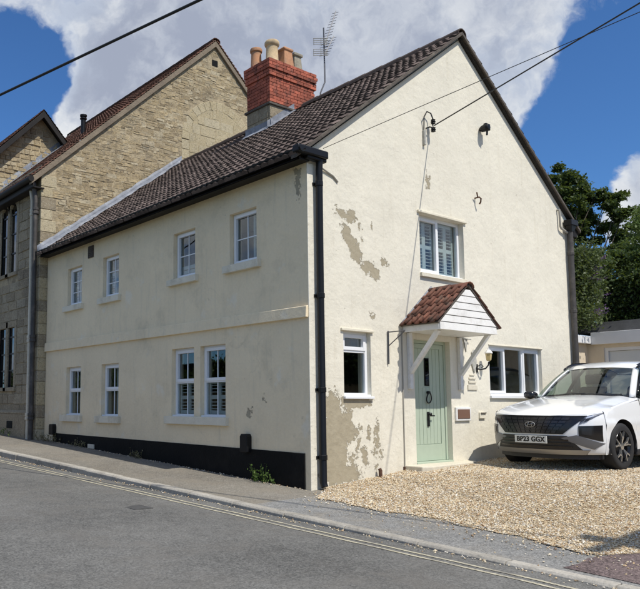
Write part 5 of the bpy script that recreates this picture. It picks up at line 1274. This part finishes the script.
m = MB(); m.prism([(F(y,.25)-.06, y, .19) for y in np.linspace(-.80,.80,17)]+[(.1,.80,.19),(.1,-.80,.19)], (0,0,.08)); cp(m, 'undertray', 'carplastic')
# emblem: an oval ring with a slanted letter shape
ec = (F(0,.712)+.028, 0, .712); m = MB()
m.tube([(ec[0], .078*math.cos(a), ec[2]+.040*math.sin(a)) for a in [2*PI*k/28 for k in range(29)]], .006, 6)
for s in (-1, 1): m.tube([(ec[0], s*.030-.012, ec[2]-.033), (ec[0], s*.036, ec[2]), (ec[0], s*.030+.012, ec[2]+.033)], .0065, 6)
m.tube([(ec[0], -.036, ec[2]-.010), (ec[0], .036, ec[2]+.010)], .006, 6); cp(m, 'emblem', 'silver', grille, smooth=True)
# number plate
npx = F(0,.5)+.035; m = MB(); m.box(npx-.012, npx, -.262, .262, .428, .542); npl_ = cp(m, 'number_plate', 'plate', bev=.003)
def text(s, size, mat, parent, name, width=None):
    cu = bpy.data.curves.new(name, 'FONT'); cu.body = s; cu.size = size; cu.align_x = 'CENTER'; cu.align_y = 'CENTER'; cu.extrude = .0012; cu.offset = .0026; cu.space_character = 1.06
    t_ = bpy.data.objects.new('text_source', cu); COL.objects.link(t_); bpy.context.view_layer.update()
    me = bpy.data.meshes.new_from_object(t_.evaluated_get(bpy.context.evaluated_depsgraph_get())); bpy.data.objects.remove(t_); me.materials.clear(); me.materials.append(MT[mat])
    if width:
        v = np.array([q.co[:] for q in me.vertices]); sx_ = width/(v[:, 0].max()-v[:, 0].min())
        for q in me.vertices: q.co.x *= sx_
    return me
me = text('BP23 GGX', .105, 'ink', npl_, 'lettering', .455)
bmx = bmesh.new()
for k_, (dx_, dz_) in enumerate(((0,0),(.0022,.0004),(-.0022,.0008))):   # thicker strokes, each layer a hair higher
    n0 = len(bmx.verts); bmx.from_mesh(me); bmx.verts.ensure_lookup_table()
    for q in list(bmx.verts)[n0:]: q.co.x += dx_; q.co.z += dz_
bmx.to_mesh(me); bmx.free()
o = link('lettering', me, (npx+.0018, 0, .485), npl_); o.rotation_euler = (PI/2, 0, PI/2)
# wheels
def wheel(x, s):
    c = (x, s*.80, WR); m = MB(); prof = [(.235,-.11),(.29,-.118),(.33,-.115),(.352,-.095),(.36,-.06),(.36,.06),(.352,.095),(.33,.115),(.29,.118),(.245,.112),(.24,.10)]
    m.lathe([(r, h) for r, h in prof], c, 40, 'y', caps=False); wt = m.build('wheel', MT['rubber'], car, smooth=50)
    yf = s*.80+s*.085
    m = MB(); m.lathe([(.242,s*.115),(.248,s*.108),(.236,s*.095),(.225,s*.02),(.10,s*.0),(.001,s*.0)], c, 40, 'y', caps=False); rimo = m.build('rim', MT['carblack'], wt, smooth=40)
    m = MB()
    for k in range(5):
        a = 2*PI*k/5+.3
        for da in (-.17, .17):
            p0 = Vector((x+.045*math.cos(a), yf, WR+.045*math.sin(a))); p1 = Vector((x+.15*math.cos(a+da*.9), yf+s*.022, WR+.15*math.sin(a+da*.9))); p2 = Vector((x+.232*math.cos(a+da*1.5), yf+s*.018, WR+.232*math.sin(a+da*1.5)))
            m.bar(p0, p1, .020, .026, (0,1,0)); m.bar(p1, p2, .020, .024, (0,1,0))
        q0 = Vector((x+.15*math.cos(a-.15), yf+s*.022, WR+.15*math.sin(a-.15))); q1 = Vector((x+.15*math.cos(a+.15), yf+s*.022, WR+.15*math.sin(a+.15))); m.bar(q0, q1, .018, .022, (0,1,0))
    m.lathe([(.05,s*.075),(.048,s*.10),(.02,s*.104)], c, 14, 'y')
    m.build('spokes', MT['alloy'], rimo, kind='stuff'); return wt
for x in (0, -WB):
    for s in (1, -1): wheel(x, s)
# cabin
for s in (1, -1):
    m = MB(); m.box(-1.75,-1.25, s*.42-.26, s*.42+.26, .55,.72); m.prism([(-1.70,s*.42-.25,.70),(-1.55,s*.42-.25,.70),(-1.78,s*.42-.22,1.28),(-1.88,s*.42-.22,1.28)], (0,.48,0)); st_ = cp(m, 'seat', 'seat', bev=.04)
    m = MB(); m.box(-1.91,-1.81, s*.42-.13, s*.42+.13, 1.32,1.50); cp(m, 'headrest', 'seat', st_, bev=.03)
m = MB(); m.prism([(-.55,-.80,.80),(-.62,-.80,1.04),(-1.0,-.80,1.06),(-1.05,-.80,.80)], (0,1.6,0)); cp(m, 'dashboard', 'seat', bev=.02)
m = MB(); sc = Vector((-1.12, -.40, 1.02)); m.tube([sc+Vector((.08*math.sin(a), .18*math.cos(a), .165*math.sin(a))) for a in [2*PI*k/24 for k in range(25)]], .014, 8); cp(m, 'steering_wheel', 'carblack', smooth=True)
m = MB(); m.box(-1.30,-1.27,-.11,.11,1.44,1.50); cp(m, 'rear_view_mirror', 'carblack', bev=.008)

# ------------------------------------------------------------------ boundaries across the street and drive (seen only in the window panes)
def boundary(name, a, b, zb, hw_, hh, label):
    a = Vector((*a, zb)); b = Vector((*b, zb)); d = (b-a).normalized(); sd = Vector((-d.y, d.x, 0)); t = thing(name, a.lerp(b, .5), label, 'wall')
    m = MB(); m.prism([a+sd*.2, a-sd*.2, b-sd*.2, b+sd*.2], (0,0,hw_)); m.build('wall', MT['rubble'], t)
    m = MB(); m.prism([a+sd*.24+Vector((0,0,hw_)), a-sd*.24+Vector((0,0,hw_)), b-sd*.24+Vector((0,0,hw_)), b+sd*.24+Vector((0,0,hw_))], (0,0,.09)); m.build('coping', MT['ash'], t)
    n = int((b-a).length*900); u = RNG.random(n); c = np.array(a)+u[:, None]*np.array(b-a)+RNG.normal(0, .35, n)[:, None]*np.array(sd); c[:, 2] = zb+hw_+.05+RNG.random(n)*hh*(.8+.2*np.sin(u*40))
    leaves(c, .14, 'hedge', 'hedge_foliage', t)
    m = MB(); m.prism([a+sd*.2+Vector((0,0,hw_+.09)), a-sd*.2+Vector((0,0,hw_+.09)), b-sd*.2+Vector((0,0,hw_+.09)), b+sd*.2+Vector((0,0,hw_+.09))], (0,0,hh*.8)); m.build('hedge_stems', bpy.data.materials['hedge_core'], t)
boundary('boundary_wall', (1.5, -13.0), (24., -11.0), -1.3, 2.0, 1.6, 'stone garden wall topped by a hedge on the far side of the drive')
boundary('boundary_wall', (-9.6, 2.0), (-9.9, 34.), -1.1, 1.5, 1.4, 'stone boundary wall with a hedge across the street')
